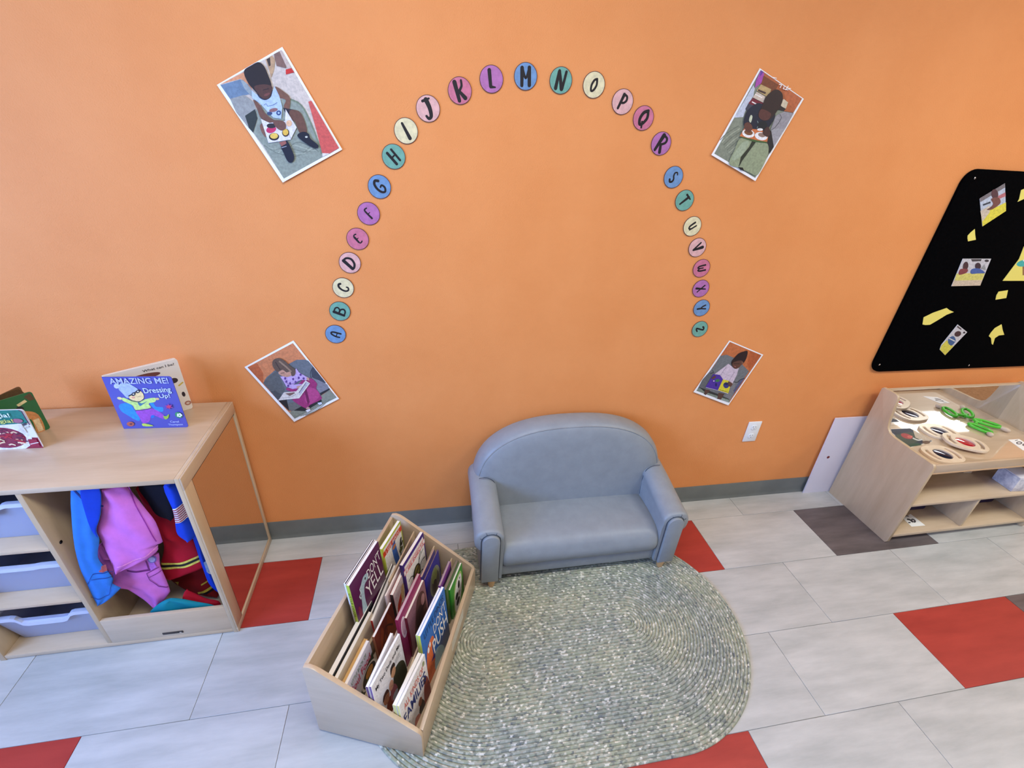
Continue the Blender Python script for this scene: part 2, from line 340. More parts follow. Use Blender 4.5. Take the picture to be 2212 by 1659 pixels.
for i, ch in enumerate('ABCDEFGHIJKLMNOPQRSTUVWXYZ'):
    zf, a, b, c, d = DD[ch]; px, py = zf((a+b)/2, (c+d)/2); P = on(px, py, 1, 0.0)
    ang = math.radians(UPANG[ch]); Q = on(px+12*math.cos(ang), py-12*math.sin(ang), 1, 0.0)
    wang = math.atan2(Q.z-P.z, Q.x-P.x) - math.pi/2
    cn = ORDER[i % 6]
    if cn not in disc_me:
        V = []; F = []; fm = []; n = 40
        for r, y in ((DISC, -0.0015), (DISC, -0.0032), (DISC*0.955, -0.0032)):
            V += [(r*math.cos(2*math.pi*k/n), y, r*math.sin(2*math.pi*k/n)) for k in range(n)]
        for q in range(2):
            for k in range(n): l = (k+1) % n; F.append((q*n+k, q*n+l, (q+1)*n+l, (q+1)*n+k)); fm.append(1)
        F.append(tuple(2*n+k for k in range(n))); fm.append(0); F.append(tuple(range(n))[::-1]); fm.append(1)
        o = obj('letter_disc', V, F, [DM[cn], MAT_RIM], None, (0, 0, 0), fm); disc_me[cn] = o.data; bpy.data.objects.remove(o)
    o = bpy.data.objects.new('letter_disc', disc_me[cn]); COL.objects.link(o); o.location = (P.x, 0, P.z)
    tag(o, '%s paper disc on the orange wall printed with a black letter %s' % (cn, ch), 'letter disc', 'alphabet discs in an arch on the wall')
    ht = SIZE[ch]*DISC*1.20; ca, sa = math.cos(wang), math.sin(wang)
    def lf(x, y, l, ht=ht, ca=ca, sa=sa): x *= ht*1.05; y *= ht; return (x*ca - y*sa, -0.0033-l, x*sa + y*ca)
    fl_ = Flat(lf, 0.00008)
    for pts, w0, w1 in G[ch]:
        sm = 6 if len(pts) > 2 else 0
        w0 *= 1.28; w1 *= 1.28; fl_.stroke(pts, (w0, w1), MAT_INK, sm); fl_.ell(pts[0][0], pts[0][1], w0/2, w0/2, MAT_INK, n=12); fl_.ell(pts[-1][0], pts[-1][1], w1/2, w1/2, MAT_INK, n=12)
    lo = fl_.build('printed_letter', o); lo['label'] = 'black brush letter %s' % ch

# ================================================================ printed photographs on the wall
def wall_print(label, zf, paper, inner, draw, tilt=0.004):
    pts = [on(*zf(*p), 1, -0.002) for p in paper]; c = sum(pts, Vector())/4
    zs = [p.z for p in pts]; z0, z1 = min(zs), max(zs)
    def lift(z): return -0.0015 - tilt*(z1-z)/(z1-z0)
    t = thing('photo_print', (c.x, 0, c.z), label, 'photo', 'photographs taped to the orange wall')
    V = [(p.x-c.x, lift(p.z), p.z-c.z) for p in pts] + [(p.x-c.x, lift(p.z)+0.0004, p.z-c.z) for p in pts]
    pa = obj('paper', V, [(0, 1, 2, 3), (7, 6, 5, 4), (0, 4, 5, 1), (1, 5, 6, 2), (2, 6, 7, 3), (3, 7, 4, 0)], MAT_PAPER, t)
    def f(x, y, l):
        p = on(*zf(x, y), 1, -0.002); return (p.x-c.x, lift(p.z)-l, p.z-c.z)
    F = Flat(f, 0.00009); draw(F, inner); F.build('picture', pa)
    return t
def draw1(F, q):
    F.poly(q, (206, 192, 178)); S = 5
    F.poly([(175, 500), (470, 345), (515, 565), (450, 480), (390, 440)], (222, 150, 104))
    F.poly([(540, 790), (620, 700), (900, 640), (1000, 680), (1100, 820), (1180, 1000), (1262, 1262), (850, 1490), (640, 1160), (525, 1005)], (142, 150, 136))
    for k in range(5): F.stroke([(640+k*50, 1140+k*26), (800+k*45, 1230-k*30), (1000+k*40, 1250-k*20), (1150+k*16, 1130+k*20)], 7, (172, 178, 160) if k % 2 else (112, 120, 108), 5)
    F.stroke([(900, 650), (1030, 720), (1120, 880), (1200, 1080), (1245, 1230)], 16, (120, 132, 108), 6)
    F.poly([(180, 507), (388, 447), (470, 500), (525, 625), (480, 605), (282, 652)], (108, 130, 152))
    F.poly([(388, 447), (420, 455), (500, 540), (530, 640), (500, 620), (430, 540)], (146, 156, 158), 0)
    F.poly([(282, 652), (430, 610), (535, 690), (560, 770), (510, 900), (535, 1015), (480, 960), (345, 790)], (152, 152, 146))
    F.poly([(440, 830), (545, 760), (570, 860), (525, 1008), (482, 958)], (44, 50, 44))
    F.poly([(652, 240), (722, 196), (752, 240), (742, 345), (712, 432), (688, 340)], (186, 150, 112)); F.poly([(664, 235), (700, 215), (708, 300), (690, 310)], (60, 46, 38))
    F.poly([(740, 182), (802, 150), (850, 240), (872, 330), (770, 305)], (128, 96, 84)); F.poly([(800, 150), (822, 140), (950, 372), (930, 380), (868, 300)], (196, 176, 162))
    F.poly([(866, 342), (925, 328), (955, 372), (868, 396)], (196, 42, 34))
    F.poly([(1105, 682), (1136, 670), (1428, 1168), (1330, 1226), (1252, 1222), (1190, 980)], (206, 88, 80))
    F.poly([(1252, 1222), (1330, 1226), (1256, 1262)], (222, 214, 206))
    F.poly([(526, 662), (600, 720), (650, 800), (740, 872), (850, 900), (872, 960), (825, 985), (700, 915), (606, 850), (568, 760)], (112, 74, 58), S)
    F.poly([(756, 524), (850, 578), (912, 640), (908, 740), (892, 795), (848, 735), (868, 664), (795, 630)], (122, 82, 62), S)
    F.poly([(840, 745), (960, 768), (945, 880), (880, 840)], (40, 30, 40)); F.poly([(910, 775), (1005, 782), (1062, 870), (1092, 1005), (1018, 1012), (970, 900), (925, 860)], (106, 70, 54), S)
    F.poly([(600, 930), (648, 905), (682, 1010), (660, 1055), (615, 1000)], (126, 86, 70), S)
    F.poly([(510, 560), (560, 604), (640, 662), (715, 612), (750, 518), (800, 620), (832, 740), (822, 862), (740, 850), (690, 800), (600, 702), (515, 642)], (178, 198, 224))
    F.stroke([(560, 560), (590, 630), (650, 660), (705, 630), (725, 560)], 12, (40, 44, 66), 5)
    F.ell(795, 800, 26, 26, (44, 70, 120)); F.ell(795, 800, 11, 11, (170, 190, 220)); F.ell(700, 805, 28, 18, (56, 70, 110)); F.ell(740, 770, 46, 20, (140, 96, 96), -.2); F.stroke([(640, 720), (660, 700), (680, 730), (740, 715), (780, 690)], 5, (90, 110, 150))
    F.poly([(428, 362), (505, 300), (582, 266), (640, 310), (682, 400), (718, 505), (705, 600), (660, 655), (600, 625), (525, 548), (470, 480)], (34, 22, 20), S)
    F.poly([(540, 520), (640, 500), (722, 520), (722, 570), (690, 645), (625, 645), (565, 580)], (82, 50, 40), S); F.ell(672, 606, 34, 14, (118, 66, 60), -.4); F.stroke([(630, 560), (690, 545)], 7, (30, 18, 16))
    F.poly([(608, 862), (700, 905), (862, 884), (868, 760), (985, 952), (922, 1080), (690, 1116)], (224, 220, 226)); F.stroke([(862, 890), (925, 1076)], 5, (170, 165, 175))
    F.ell(718, 975, 54, 36, (196, 46, 92), -.3); F.ell(720, 935, 50, 26, (40, 34, 40)); F.ell(748, 1050, 54, 40, (30, 22, 22)); F.ell(748, 1042, 42, 30, (226, 190, 84)); F.ell(870, 1008, 38, 42, (60, 40, 30)); F.ell(868, 1002, 30, 34, (222, 180, 74)); F.ell(905, 910, 30, 34, (226, 180, 140))
    F.poly([(740, 880), (850, 890), (872, 960), (820, 985), (760, 940)], (112, 74, 62), S)
    F.poly([(822, 1150), (880, 1090), (932, 1180), (962, 1270), (930, 1322), (888, 1300), (850, 1220)], (18, 20, 38), S); F.poly([(993, 1042), (1050, 998), (1112, 1020), (1132, 1070), (1212, 1140), (1190, 1172), (1100, 1132)], (18, 20, 36), S)
    F.stroke([(828, 1165), (880, 1150)], 8, (150, 156, 170)); F.ell(1088, 1052, 14, 10, (206, 206, 190)); F.poly([(800, 1110), (870, 1092), (880, 1120), (830, 1150)], (150, 90, 80))
def draw2(F, q):
    S = 5; F.poly(q, (132, 136, 116))
    for k in range(7): F.stroke([(300+k*20, 1010+k*30), (380+k*30, 930+k*24), (520+k*20, 840+k*30)], 8, (168, 170, 146) if k % 2 else (104, 108, 92), 5)
    for k in range(5): F.stroke([(600+k*28, 1380+k*12), (700+k*20, 1250+k*20), (800+k*12, 1100+k*20)], 8, (170, 158, 140) if k % 2 else (112, 108, 92), 4)
    F.poly([(700, 355), (718, 392), (700, 480), (620, 620), (575, 735), (470, 742)], (196, 200, 210))
    F.poly([(796, 176), (1280, 515), (1172, 682), (1062, 664), (1000, 480), (880, 430), (780, 345), (815, 235)], (172, 92, 50)); F.poly([(820, 236), (1000, 350), (950, 440), (880, 420), (790, 340)], (120, 64, 34)); F.poly([(1040, 350), (1280, 515), (1190, 655), (1090, 540)], (184, 98, 56))
    F.poly([(790, 182), (832, 212), (795, 330), (718, 388), (732, 300)], (166, 74, 160), 0); F.poly([(795, 176), (822, 196), (770, 260)], (96, 60, 150))
    F.poly([(790, 345), (912, 402), (880, 505), (738, 420)], (188, 158, 104)); F.poly([(760, 402), (850, 440), (840, 462), (752, 425)], (70, 48, 44)); F.poly([(738, 432), (842, 490), (820, 566), (690, 500)], (206, 186, 166)); F.stroke([(720, 462), (800, 502)], 12, (240, 232, 220))
    F.poly([(690, 506), (822, 572), (780, 640), (636, 572)], (112, 28, 44)); F.stroke([(680, 552), (730, 580)], 14, (232, 224, 216)); F.poly([(636, 574), (740, 610), (640, 680), (600, 640)], (66, 64, 76))
    F.poly([(1062, 670), (1176, 688), (1075, 868), (905, 872), (960, 720)], (150, 144, 146)); F.poly([(905, 872), (1075, 868), (885, 1165), (858, 1050)], (158, 154, 156)); F.stroke([(1010, 700), (1025, 750), (960, 850), (905, 890)], 6, (60, 58, 62), 5); F.poly([(862, 950), (905, 890), (935, 1090), (885, 1170), (850, 1070)], (34, 32, 34))
    F.poly([(1000, 560), (1060, 520), (1110, 560), (1080, 640), (1040, 620)], (206, 190, 160)); F.poly([(1000, 590), (1082, 636), (1060, 662), (980, 640)], (40, 26, 26))
    F.poly([(540, 985), (700, 1010), (850, 1040), (862, 1180), (740, 1420), (640, 1395), (520, 1340), (400, 1290), (470, 1120)], (146, 154, 120), 4); F.poly([(680, 1010), (720, 1035), (560, 1250), (510, 1340), (540, 1210), (640, 1090)], (44, 48, 34)); F.poly([(560, 1040), (640, 1040), (560, 1180), (460, 1250), (440, 1200)], (160, 170, 140), 5)
    F.poly([(760, 568), (640, 640), (590, 725), (578, 832), (640, 872), (722, 892), (852, 884), (952, 720), (900, 640)], (26, 30, 48), S); F.poly([(640, 770), (662, 712), (682, 730), (662, 800)], (196, 200, 170), S); F.stroke([(740, 780), (752, 820), (735, 870)], 7, (130, 150, 140), 4); F.ell(800, 830, 60, 46, (20, 24, 30))
    F.poly([(985, 408), (1042, 460), (1036, 562), (960, 684), (890, 762), (820, 778), (760, 742), (755, 680), (800, 600), (840, 500), (920, 425)], (46, 26, 24), S); F.poly([(800, 640), (900, 690), (880, 755), (820, 775), (762, 740), (762, 680)], (88, 48, 42), S)
    F.poly([(582, 868), (730, 880), (878, 915), (852, 1040), (528, 962)], (204, 112, 62)); F.poly([(528, 962), (700, 1005), (852, 1030), (850, 1046), (690, 1028), (524, 970)], (70, 96, 50)); F.ell(630, 930, 74, 50, (240, 236, 230), .2); F.ell(632, 918, 52, 32, (126, 78, 48), .2); F.ell(782, 962, 76, 48, (238, 234, 230), .2); F.ell(790, 948, 44, 26, (150, 120, 104), .2); F.ell(770, 884, 34, 16, (236, 232, 226))
    F.poly([(585, 815), (640, 800), (680, 860), (640, 920), (590, 880)], (98, 58, 46), S); F.poly([(820, 880), (870, 850), (890, 940), (850, 970), (800, 930)], (70, 42, 38), S); F.poly([(505, 1330), (560, 1335), (575, 1375), (530, 1360)], (22, 20, 20))
    for a, b in (((930, 262), (972, 272)), ((1000, 345), (1030, 350)), ((1030, 352), (1010, 388)), ((1062, 372), (1046, 400)), ((1046, 398), (1110, 412)), ((1110, 362), (1076, 414)), ((1100, 390), (1140, 396))): F.stroke([a, b], 9, (250, 236, 226))
def draw3(F, q):
    S = 5; F.poly(q, (206, 128, 82)); F.poly([(262, 625), (420, 560), (520, 720), (520, 890)], (184, 96, 52)); 
    F.poly([(520, 880), (570, 790), (700, 680), (900, 590), (1060, 505), (1200, 500), (1250, 520), (1330, 610), (1580, 950), (1400, 1150), (1010, 1345), (750, 1140)], (104, 110, 116))
    F.poly([(520, 880), (620, 760), (740, 680), (800, 800), (880, 1000), (820, 1060), (640, 1010)], (92, 94, 94)); F.stroke([(1330, 622), (1290, 700), (1300, 790), (1420, 830)], 10, (46, 48, 54), 5)
    F.poly([(1300, 650), (1340, 625), (1545, 880), (1400, 850), (1310, 780)], (66, 68, 78)); F.poly([(1310, 790), (1420, 830), (1560, 900), (1600, 975), (1450, 1070), (1360, 960)], (128, 126, 134)); F.poly([(1440, 1040), (1600, 960), (1605, 985), (1460, 1075)], (40, 40, 44))
    F.poly([(640, 1010), (720, 1002), (800, 1050), (900, 1130), (930, 1250), (1010, 1345), (940, 1310), (755, 1145)], (74, 76, 78)); F.poly([(760, 1150), (900, 1130), (930, 1250), (950, 1330)], (34, 28, 28)); F.poly([(930, 1200), (1060, 1180), (1160, 1260), (1010, 1345), (940, 1310)], (108, 106, 102))
    F.poly([(950, 1345), (1160, 1260), (1480, 1070), (1602, 985), (1715, 1110), (1035, 1450)], (134, 138, 122)); F.poly([(1020, 1320), (1440, 1090), (1480, 1170), (1200, 1330)], (36, 36, 34))
    for k in range(5): F.stroke([(1050+k*40, 1420-k*6), (1250+k*40, 1320-k*4), (1500+k*26, 1180-k*12)], 7, (160, 162, 146) if k % 2 else (110, 114, 100), 4)
    F.poly([(890, 972), (1080, 900), (1172, 822), (1300, 800), (1395, 885), (1384, 962), (1442, 1060), (1470, 1135), (1280, 1232), (1238, 1292), (1000, 1150), (1050, 1050)], (154, 46, 104), S); F.poly([(1240, 960), (1380, 980), (1440, 1080), (1300, 1210), (1200, 1150)], (176, 66, 122), S); F.poly([(1190, 1000), (1230, 980), (1280, 1180), (1250, 1230)], (112, 26, 74))
    F.poly([(800, 772), (980, 752), (1058, 638), (1102, 702), (1222, 772), (1272, 792), (1220, 832), (1140, 822), (1010, 900), (1150, 890), (1132, 950), (1000, 972), (900, 935), (860, 862)], (192, 164, 208), 0)
    for x, y in ((900, 850), (1010, 810), (960, 880), (1100, 790), (1050, 860), (1130, 740), (930, 920), (880, 800), (1180, 800)): F.ell(x, y, 17, 20, (92, 58, 132))
    F.stroke([(880, 860), (960, 900), (1140, 825)], 6, (120, 90, 150)); F.poly([(1060, 930), (1150, 905), (1140, 950), (1080, 965)], (196, 150, 130)); F.poly([(1222, 780), (1270, 790), (1275, 835), (1235, 825)], (200, 152, 130))
    F.poly([(770, 700), (860, 650), (980, 690), (985, 745), (910, 775), (810, 750)], (196, 146, 122), S); F.poly([(690, 500), (780, 472), (880, 520), (960, 600), (1042, 662), (1035, 742), (990, 760), (960, 690), (900, 700), (840, 660), (762, 692), (702, 645), (670, 570)], (98, 78, 64), S); F.stroke([(780, 520), (880, 600), (980, 690)], 26, (150, 124, 100), 4); F.stroke([(720, 530), (760, 600), (800, 660)], 16, (70, 52, 46), 4); F.stroke([(810, 715), (870, 705)], 8, (80, 50, 44))
    F.poly([(770, 1152), (862, 1022), (1060, 1006), (1212, 830), (1286, 876), (1112, 1116)], (218, 208, 198)); F.poly([(1110, 1020), (1220, 850), (1270, 876), (1120, 1070)], (178, 176, 184)); F.poly([(880, 1040), (1020, 1020), (1050, 1030), (960, 1080)], (120, 92, 82)); F.stroke([(1105, 1030), (1215, 870)], 10, (90, 90, 100)); F.stroke([(830, 1110), (960, 1096), (1060, 1050)], 5, (130, 120, 112), 4)
    F.poly([(1215, 1312), (1280, 1285), (1298, 1310), (1245, 1342)], (232, 230, 236)); F.poly([(1405, 1190), (1470, 1178), (1482, 1205), (1440, 1225)], (206, 212, 232)); F.poly([(1220, 1290), (1240, 1250), (1285, 1265), (1280, 1290)], (196, 150, 140))
def draw4(F, q):
    S = 5; F.poly(q, (194, 108, 60)); F.poly([(1020, 300), (1175, 365), (1010, 580), (980, 480)], (180, 90, 46))
    F.poly([(612, 372), (700, 358), (800, 400), (900, 478), (1004, 585), (930, 690), (735, 985), (300, 812), (450, 600), (520, 515)], (112, 114, 114)); F.poly([(440, 612), (515, 590), (560, 640), (420, 765), (402, 832), (302, 812), (360, 700)], (98, 98, 98)); F.poly([(770, 730), (815, 735), (800, 850), (735, 985), (640, 940), (700, 890)], (124, 122, 122)); F.poly([(870, 712), (945, 680), (800, 885), (785, 850)], (88, 88, 116)); F.stroke([(780, 725), (840, 735), (880, 700), (945, 678)], 8, (46, 46, 50), 4); F.stroke([(500, 570), (520, 595), (470, 620)], 9, (40, 40, 44))
    F.poly([(278, 850), (300, 812), (735, 975), (728, 1012)], (126, 136, 118)); F.poly([(320, 800), (400, 830), (560, 890), (720, 960), (735, 975), (380, 860)], (44, 46, 44)); F.poly([(560, 930), (720, 985), (715, 1008), (540, 950)], (150, 160, 148))
    F.poly([(400, 830), (468, 842), (404, 908), (378, 892)], (82, 54, 44)); F.poly([(580, 876), (662, 890), (612, 972), (560, 958)], (84, 56, 44))
    F.poly([(720, 480), (770, 520), (862, 540), (832, 640), (772, 752), (720, 732), (642, 692), (608, 640), (540, 652), (518, 630), (640, 540)], (208, 188, 198), 0); F.stroke([(610, 640), (660, 560), (690, 530)], 6, (150, 130, 146)); F.stroke([(720, 730), (770, 640), (800, 590)], 6, (150, 130, 146)); F.stroke([(640, 600), (700, 640), (740, 650)], 4, (176, 156, 170))
    F.poly([(985, 308), (968, 400), (928, 470), (880, 502), (835, 545), (782, 532), (758, 462), (800, 400), (860, 340), (930, 312)], (38, 20, 22), S); F.poly([(778, 470), (850, 440), (912, 440), (895, 495), (835, 548), (782, 532)], (94, 58, 46), S); F.stroke([(798, 510), (822, 524)], 8, (176, 96, 96)); F.stroke([(790, 478), (870, 480)], 7, (36, 22, 20)); F.ell(912, 468, 14, 18, (120, 80, 60))
    F.poly([(510, 620), (600, 632), (642, 692), (570, 842), (398, 802)], (74, 42, 146)); F.poly([(642, 692), (722, 712), (748, 762), (712, 888), (568, 846)], (220, 204, 50)); F.ell(566, 708, 32, 20, (58, 120, 70), -.2); F.ell(515, 714, 9, 8, (230, 210, 220)); F.ell(545, 765, 14, 24, (30, 26, 90)); F.ell(684, 772, 40, 40, (52, 52, 120)); F.ell(684, 752, 30, 16, (30, 30, 70)); F.stroke([(400, 800), (570, 842), (710, 886)], 6, (190, 180, 200)); F.stroke([(590, 830), (710, 868)], 5, (120, 110, 40))
    F.poly([(478, 672), (530, 636), (545, 660), (500, 692)], (96, 60, 48)); F.poly([(715, 720), (770, 750), (742, 792), (712, 770)], (96, 60, 48), S)
wall_print('large photo of a toddler in a pale blue vest reading on a rug', zoomer(440, 80, 4.8794), [(140, 505), (828, 103), (1462, 1185), (838, 1532)], [(175, 500), (818, 135), (1428, 1168), (850, 1490)], draw1, 0.006)
wall_print('photo of a child in navy top and green trousers seen from above', zoomer(1500, 120, 5.5286), [(783, 150), (1306, 517), (717, 1497), (195, 1186)], [(793, 172), (1280, 515), (715, 1460), (230, 1170)], draw2, 0.006)
wall_print('photo of a child in lavender top and magenta skirt reading on a grey sofa', zoomer(500, 710, 7.5393), [(1008, 193), (1756, 1133), (1027, 1503), (213, 622)], [(1000, 235), (1715, 1110), (1035, 1450), (262, 625)], draw3, 0.007)
wall_print('photo of a child in pale pink top holding a purple and yellow book', zoomer(1460, 710, 6.379), [(738, 163), (1204, 358), (716, 1050), (237, 868)], [(745, 182), (1178, 365), (728, 1012), (278, 850)], draw4, 0.005)

# ================================================================ socket, felt board
t = thing('wall_outlet', (1.490, 0, 0.448), 'white double electrical outlet on the orange wall right of the sofa', 'outlet')
pl = box('cover_plate', (-0.037, -0.006, -0.061), (0.037, -0.0005, 0.061), MAT_WHITE_PLASTIC, t, bevel=0.003)
for dz in (0.026, -0.026):
    n = 20; V = []
    rc = prism('receptacle', [(0.0175*max(-0.92, min(0.92, 1.0*math.cos(2*math.pi*k/n)))*1.05, dz+0.0165*max(-0.85, min(0.85, math.sin(2*math.pi*k/n)))) for k in range(n)], 1, -0.0078, -0.004, M((228, 228, 228), 0.4), t, bevel=0.0006)
    for dx, h in ((-0.0065, 0.0075), (0.0065, 0.006)): box('slot', (dx-0.001, -0.00815, dz+0.003-h/2+0.002), (dx+0.001, -0.0077, dz+0.003+h/2+0.002), M((96, 94, 92), 0.8), rc, bevel=0)
    V, F = lathe([(0.0022, 0), (0.0022, 0.0004)], 12); obj('ground_hole', [(x, -0.0078-z_, dz-0.007+y) for x, y, z_ in V], F, M((96, 94, 92), 0.8), rc)
V, F = lathe([(0.003, 0), (0.002, 0.001)], 12); obj('screw', [(x, -0.0058-z_, y) for x, y, z_ in V], F, MAT_WHITE_PLASTIC, t)

bx0, bx1, bz0, bz1 = 2.026, 3.246, 0.777, 1.697
def rrect(x0, x1, y0, y1, r, n=6):
    out = []
    for cx, cy, a in ((x1-r, y1-r, 0), (x0+r, y1-r, 90), (x0+r, y0+r, 180), (x1-r, y0+r, 270)):
        for k in range(n+1): w = math.radians(a+90*k/n); out.append((cx+r*math.cos(w), cy+r*math.sin(w)))
    return out
fb = thing('felt_board', (bx0, 0, bz0), 'black felt display board with rounded corners on the orange wall', 'board')
prism('panel', rrect(0, bx1-bx0, 0, bz1-bz0, 0.055), 1, -0.012, -0.001, MAT_BLACKFELT, fb, bevel=0.002)
wz = zoomer(1860, 340, 3.4574)
for p in ((850, 155), (137, 1548), (805, 1553)):
    q = on(*wz(*p), 1, -0.012); V, F = lathe([(0.0045, 0), (0.0045, 0.001), (0.003, 0.0022)], 14)
    obj('screw', [(q.x-bx0+x, -0.012-z_, q.z-bz0+y) for x, y, z_ in V], F, MAT_CHROME, fb)
for x_, z_ in ((0.57, 0.88), (1.17, 0.88), (1.17, 0.035)):
    V, F = lathe([(0.0045, 0), (0.0045, 0.001), (0.003, 0.0022)], 14); obj('screw', [(x_+x, -0.012-h, z_+y) for x, y, h in V], F, MAT_CHROME, fb)
YEL = M((238, 222, 110), 0.7); YEL2 = (226, 212, 70)
def board_paper(name, label, cat, pts, draw=None, group=None, mat=None):
    P = [on(*wz(*p), 1, -0.0135) for p in pts]; c = sum(P, Vector())/len(P); n = len(P)
    V = [(p.x-c.x, -0.0135, p.z-c.z) for p in P] + [(p.x-c.x, -0.0123, p.z-c.z) for p in P]
    o = obj(name, V, [tuple(range(n)), tuple(range(2*n-1, n-1, -1))] + [(i, n+i, n+(i+1) % n, (i+1) % n) for i in range(n)], mat or MAT_PAPER, None); o.location = (c.x, 0, c.z)
    tag(o, label, cat, group)
    if draw:
        def f(x, y, l): p = on(*wz(x, y), 1, -0.0135); return (p.x-c.x, -0.0135-l, p.z-c.z)
        Fl = Flat(f, 0.0001); draw(Fl); Fl.build('picture', o)
    return o
def da(F):
    F.poly([(887, 310), (1075, 195), (1082, 400), (907, 515)], (186, 194, 210)); F.poly([(887, 305), (1075, 192), (1075, 225), (888, 335)], (120, 112, 116)); F.poly([(1000, 300), (1078, 260), (1080, 290), (1010, 320)], (186, 110, 116)); F.poly([(895, 425), (1082, 335), (1082, 400), (907, 515)], YEL2); F.poly([(890, 400), (960, 360), (960, 410), (905, 480)], (206, 190, 170))
    F.ell(998, 275, 26, 38, (86, 52, 58), -.1); F.poly([(970, 310), (1025, 300), (1040, 340), (985, 385), (945, 390), (985, 350)], (120, 74, 66), 4); F.stroke([(910, 355), (965, 335)], 12, (60, 64, 76)); F.stroke([(940, 390), (980, 372)], 7, (96, 56, 50))
def db(F):
    F.poly([(760, 757), (972, 757), (890, 957), (675, 962)], (200, 196, 200)); F.poly([(820, 760), (900, 760), (895, 775), (830, 778)], (70, 66, 70)); F.poly([(712, 868), (925, 860), (905, 920), (695, 925)], (212, 202, 110)); F.poly([(690, 920), (905, 915), (890, 957), (675, 962)], (206, 186, 162)); F.ell(938, 772, 16, 9, (50, 44, 50))
    F.ell(780, 812, 20, 34, (72, 44, 50), .2); F.poly([(740, 835), (795, 835), (785, 862), (730, 876)], (132, 62, 66), 4); F.ell(872, 812, 22, 26, (64, 44, 56)); F.poly([(825, 835), (880, 830), (925, 862), (870, 866), (820, 868)], (70, 96, 160), 4); F.poly([(890, 830), (920, 800), (930, 840)], (150, 150, 152))
def dc(F):
    F.poly([(722, 1248), (793, 1305), (628, 1477), (588, 1435), (600, 1400)], (202, 198, 200)); F.poly([(640, 1365), (690, 1410), (628, 1477), (588, 1435), (600, 1405)], (212, 200, 80)); F.ell(722, 1318, 26, 20, (70, 44, 50), -.4); F.poly([(655, 1350), (690, 1335), (706, 1370), (675, 1405), (650, 1385)], (60, 92, 140), 4); F.ell(770, 1308, 9, 7, (50, 44, 50)); F.stroke([(718, 1262), (748, 1285)], 10, (80, 70, 74)); F.stroke([(655, 1350), (700, 1372)], 8, (206, 206, 200))
board_paper('photo_cutout', 'upright photo cutout of a child at a yellow table, top of felt board', 'photo', [(887, 310), (1075, 195), (1082, 400), (907, 515)], da, 'photo cutouts on the felt board')
board_paper('photo_cutout', 'photo cutout of two children side by side at the middle of the felt board', 'photo', [(760, 757), (972, 757), (890, 957), (675, 962)], db, 'photo cutouts on the felt board')
board_paper('photo_cutout', 'narrow tilted photo cutout of a child in blue low on the felt board', 'photo', [(722, 1248), (793, 1305), (628, 1477), (588, 1435), (600, 1400)], dc, 'photo cutouts on the felt board')
board_paper('paper_cutout', 'large yellow paper cutout with a teal figure at the right of the felt board', 'paper cutout', [(1217, 665), (1180, 760), (1058, 922), (1330, 922), (1400, 740), (1330, 660)], lambda F: (F.ell(1215, 790, 55, 24, (70, 176, 170), -.2), F.poly([(1206, 815), (1240, 810), (1240, 880), (1206, 880)], (150, 110, 70)), F.ell(1225, 770, 16, 10, (230, 240, 240))), 'papers on the felt board', YEL)
SCR = [('small yellow paper scrap below the upright photo cutout', [(850, 535), (853, 580), (858, 615), (800, 627), (796, 605), (797, 585), (820, 560)]),
       ('yellow paper scrap at the upper right edge of the felt board', [(1196, 245), (1230, 230), (1260, 250), (1240, 300), (1170, 332), (1182, 310)]),
       ('small square yellow paper scrap below the large yellow cutout', [(1028, 1003), (1098, 992), (1085, 1050), (1005, 1063), (1012, 1030)]),
       ('long yellow paper strip at the left of the felt board', [(468, 1195), (540, 1160), (640, 1125), (660, 1140), (693, 1155), (640, 1175), (570, 1218), (515, 1250), (480, 1252), (460, 1248)]),
       ('yellow paper scrap with a pointed tail at the bottom of the felt board', [(1000, 1275), (1050, 1247), (1058, 1290), (1070, 1325), (1030, 1330), (1000, 1350), (985, 1400), (976, 1392), (972, 1350), (955, 1335), (970, 1310)])]
for lab, p in SCR: board_paper('paper_scrap', lab, 'paper scrap', p, None, 'yellow paper scraps on the felt board', YEL)

# ================================================================ child sofa
SX = 0.492                                   # middle of the sofa
sf = thing('child_sofa', (SX, -0.22, 0), 'small grey-blue vinyl sofa with arched back and rolled arms', 'sofa')
SO = (SX, -0.22, 0)
def arch(s=1.0, n=40, zb=0.10, hw=0.447, zc=0.33, h=0.305, e=2.45):
    pts = []
    for k in range(n+1):
        a = math.pi*(1-k/n); c, q = math.cos(a), math.sin(a)
        x = math.copysign(abs(c)**(2/e), c)*hw; z_ = abs(q)**(2/e)*h
        pts.append((x*(1-(1-s)*0.62), zc + z_*(1-(1-s)*0.9)))
    return [(pts[0][0], zb)] + pts + [(pts[-1][0], zb)]
def lean(y, z_): return y - (0.635-z_)*0.085
V = []; F = []
rings = [(-0.018, 0.955), (-0.022, 0.985), (-0.040, 1.0), (-0.078, 0.992), (-0.100, 0.965), (-0.109, 0.935), (-0.114, 0.91), (-0.121, 0.86), (-0.127, 0.75), (-0.130, 0.55), (-0.131, 0.30)]
m_ = None
for y, s in rings:
    r = arch(s); m_ = len(r); V += [(x+SX, lean(y, z_), z_) for x, z_ in r]
for i in range(len(rings)-1):
    for k in range(m_-1): F.append((i*m_+k, i*m_+k+1, (i+1)*m_+k+1, (i+1)*m_+k))
F.append(tuple(range(m_))); F.append(tuple((len(rings)-1)*m_+k for k in range(m_))[::-1])
obj('backrest', V, F, MAT_VINYL, sf, SO, smooth=50)
pp = [(x+SX, lean(-0.1105, z_)-0.0005, z_) for x, z_ in arch(0.928)[1:-1]]
V, F = tube(pp, 0.0022, 6); pb = obj('piping', V, F, MAT_VINYL, sf, SO, smooth=60)
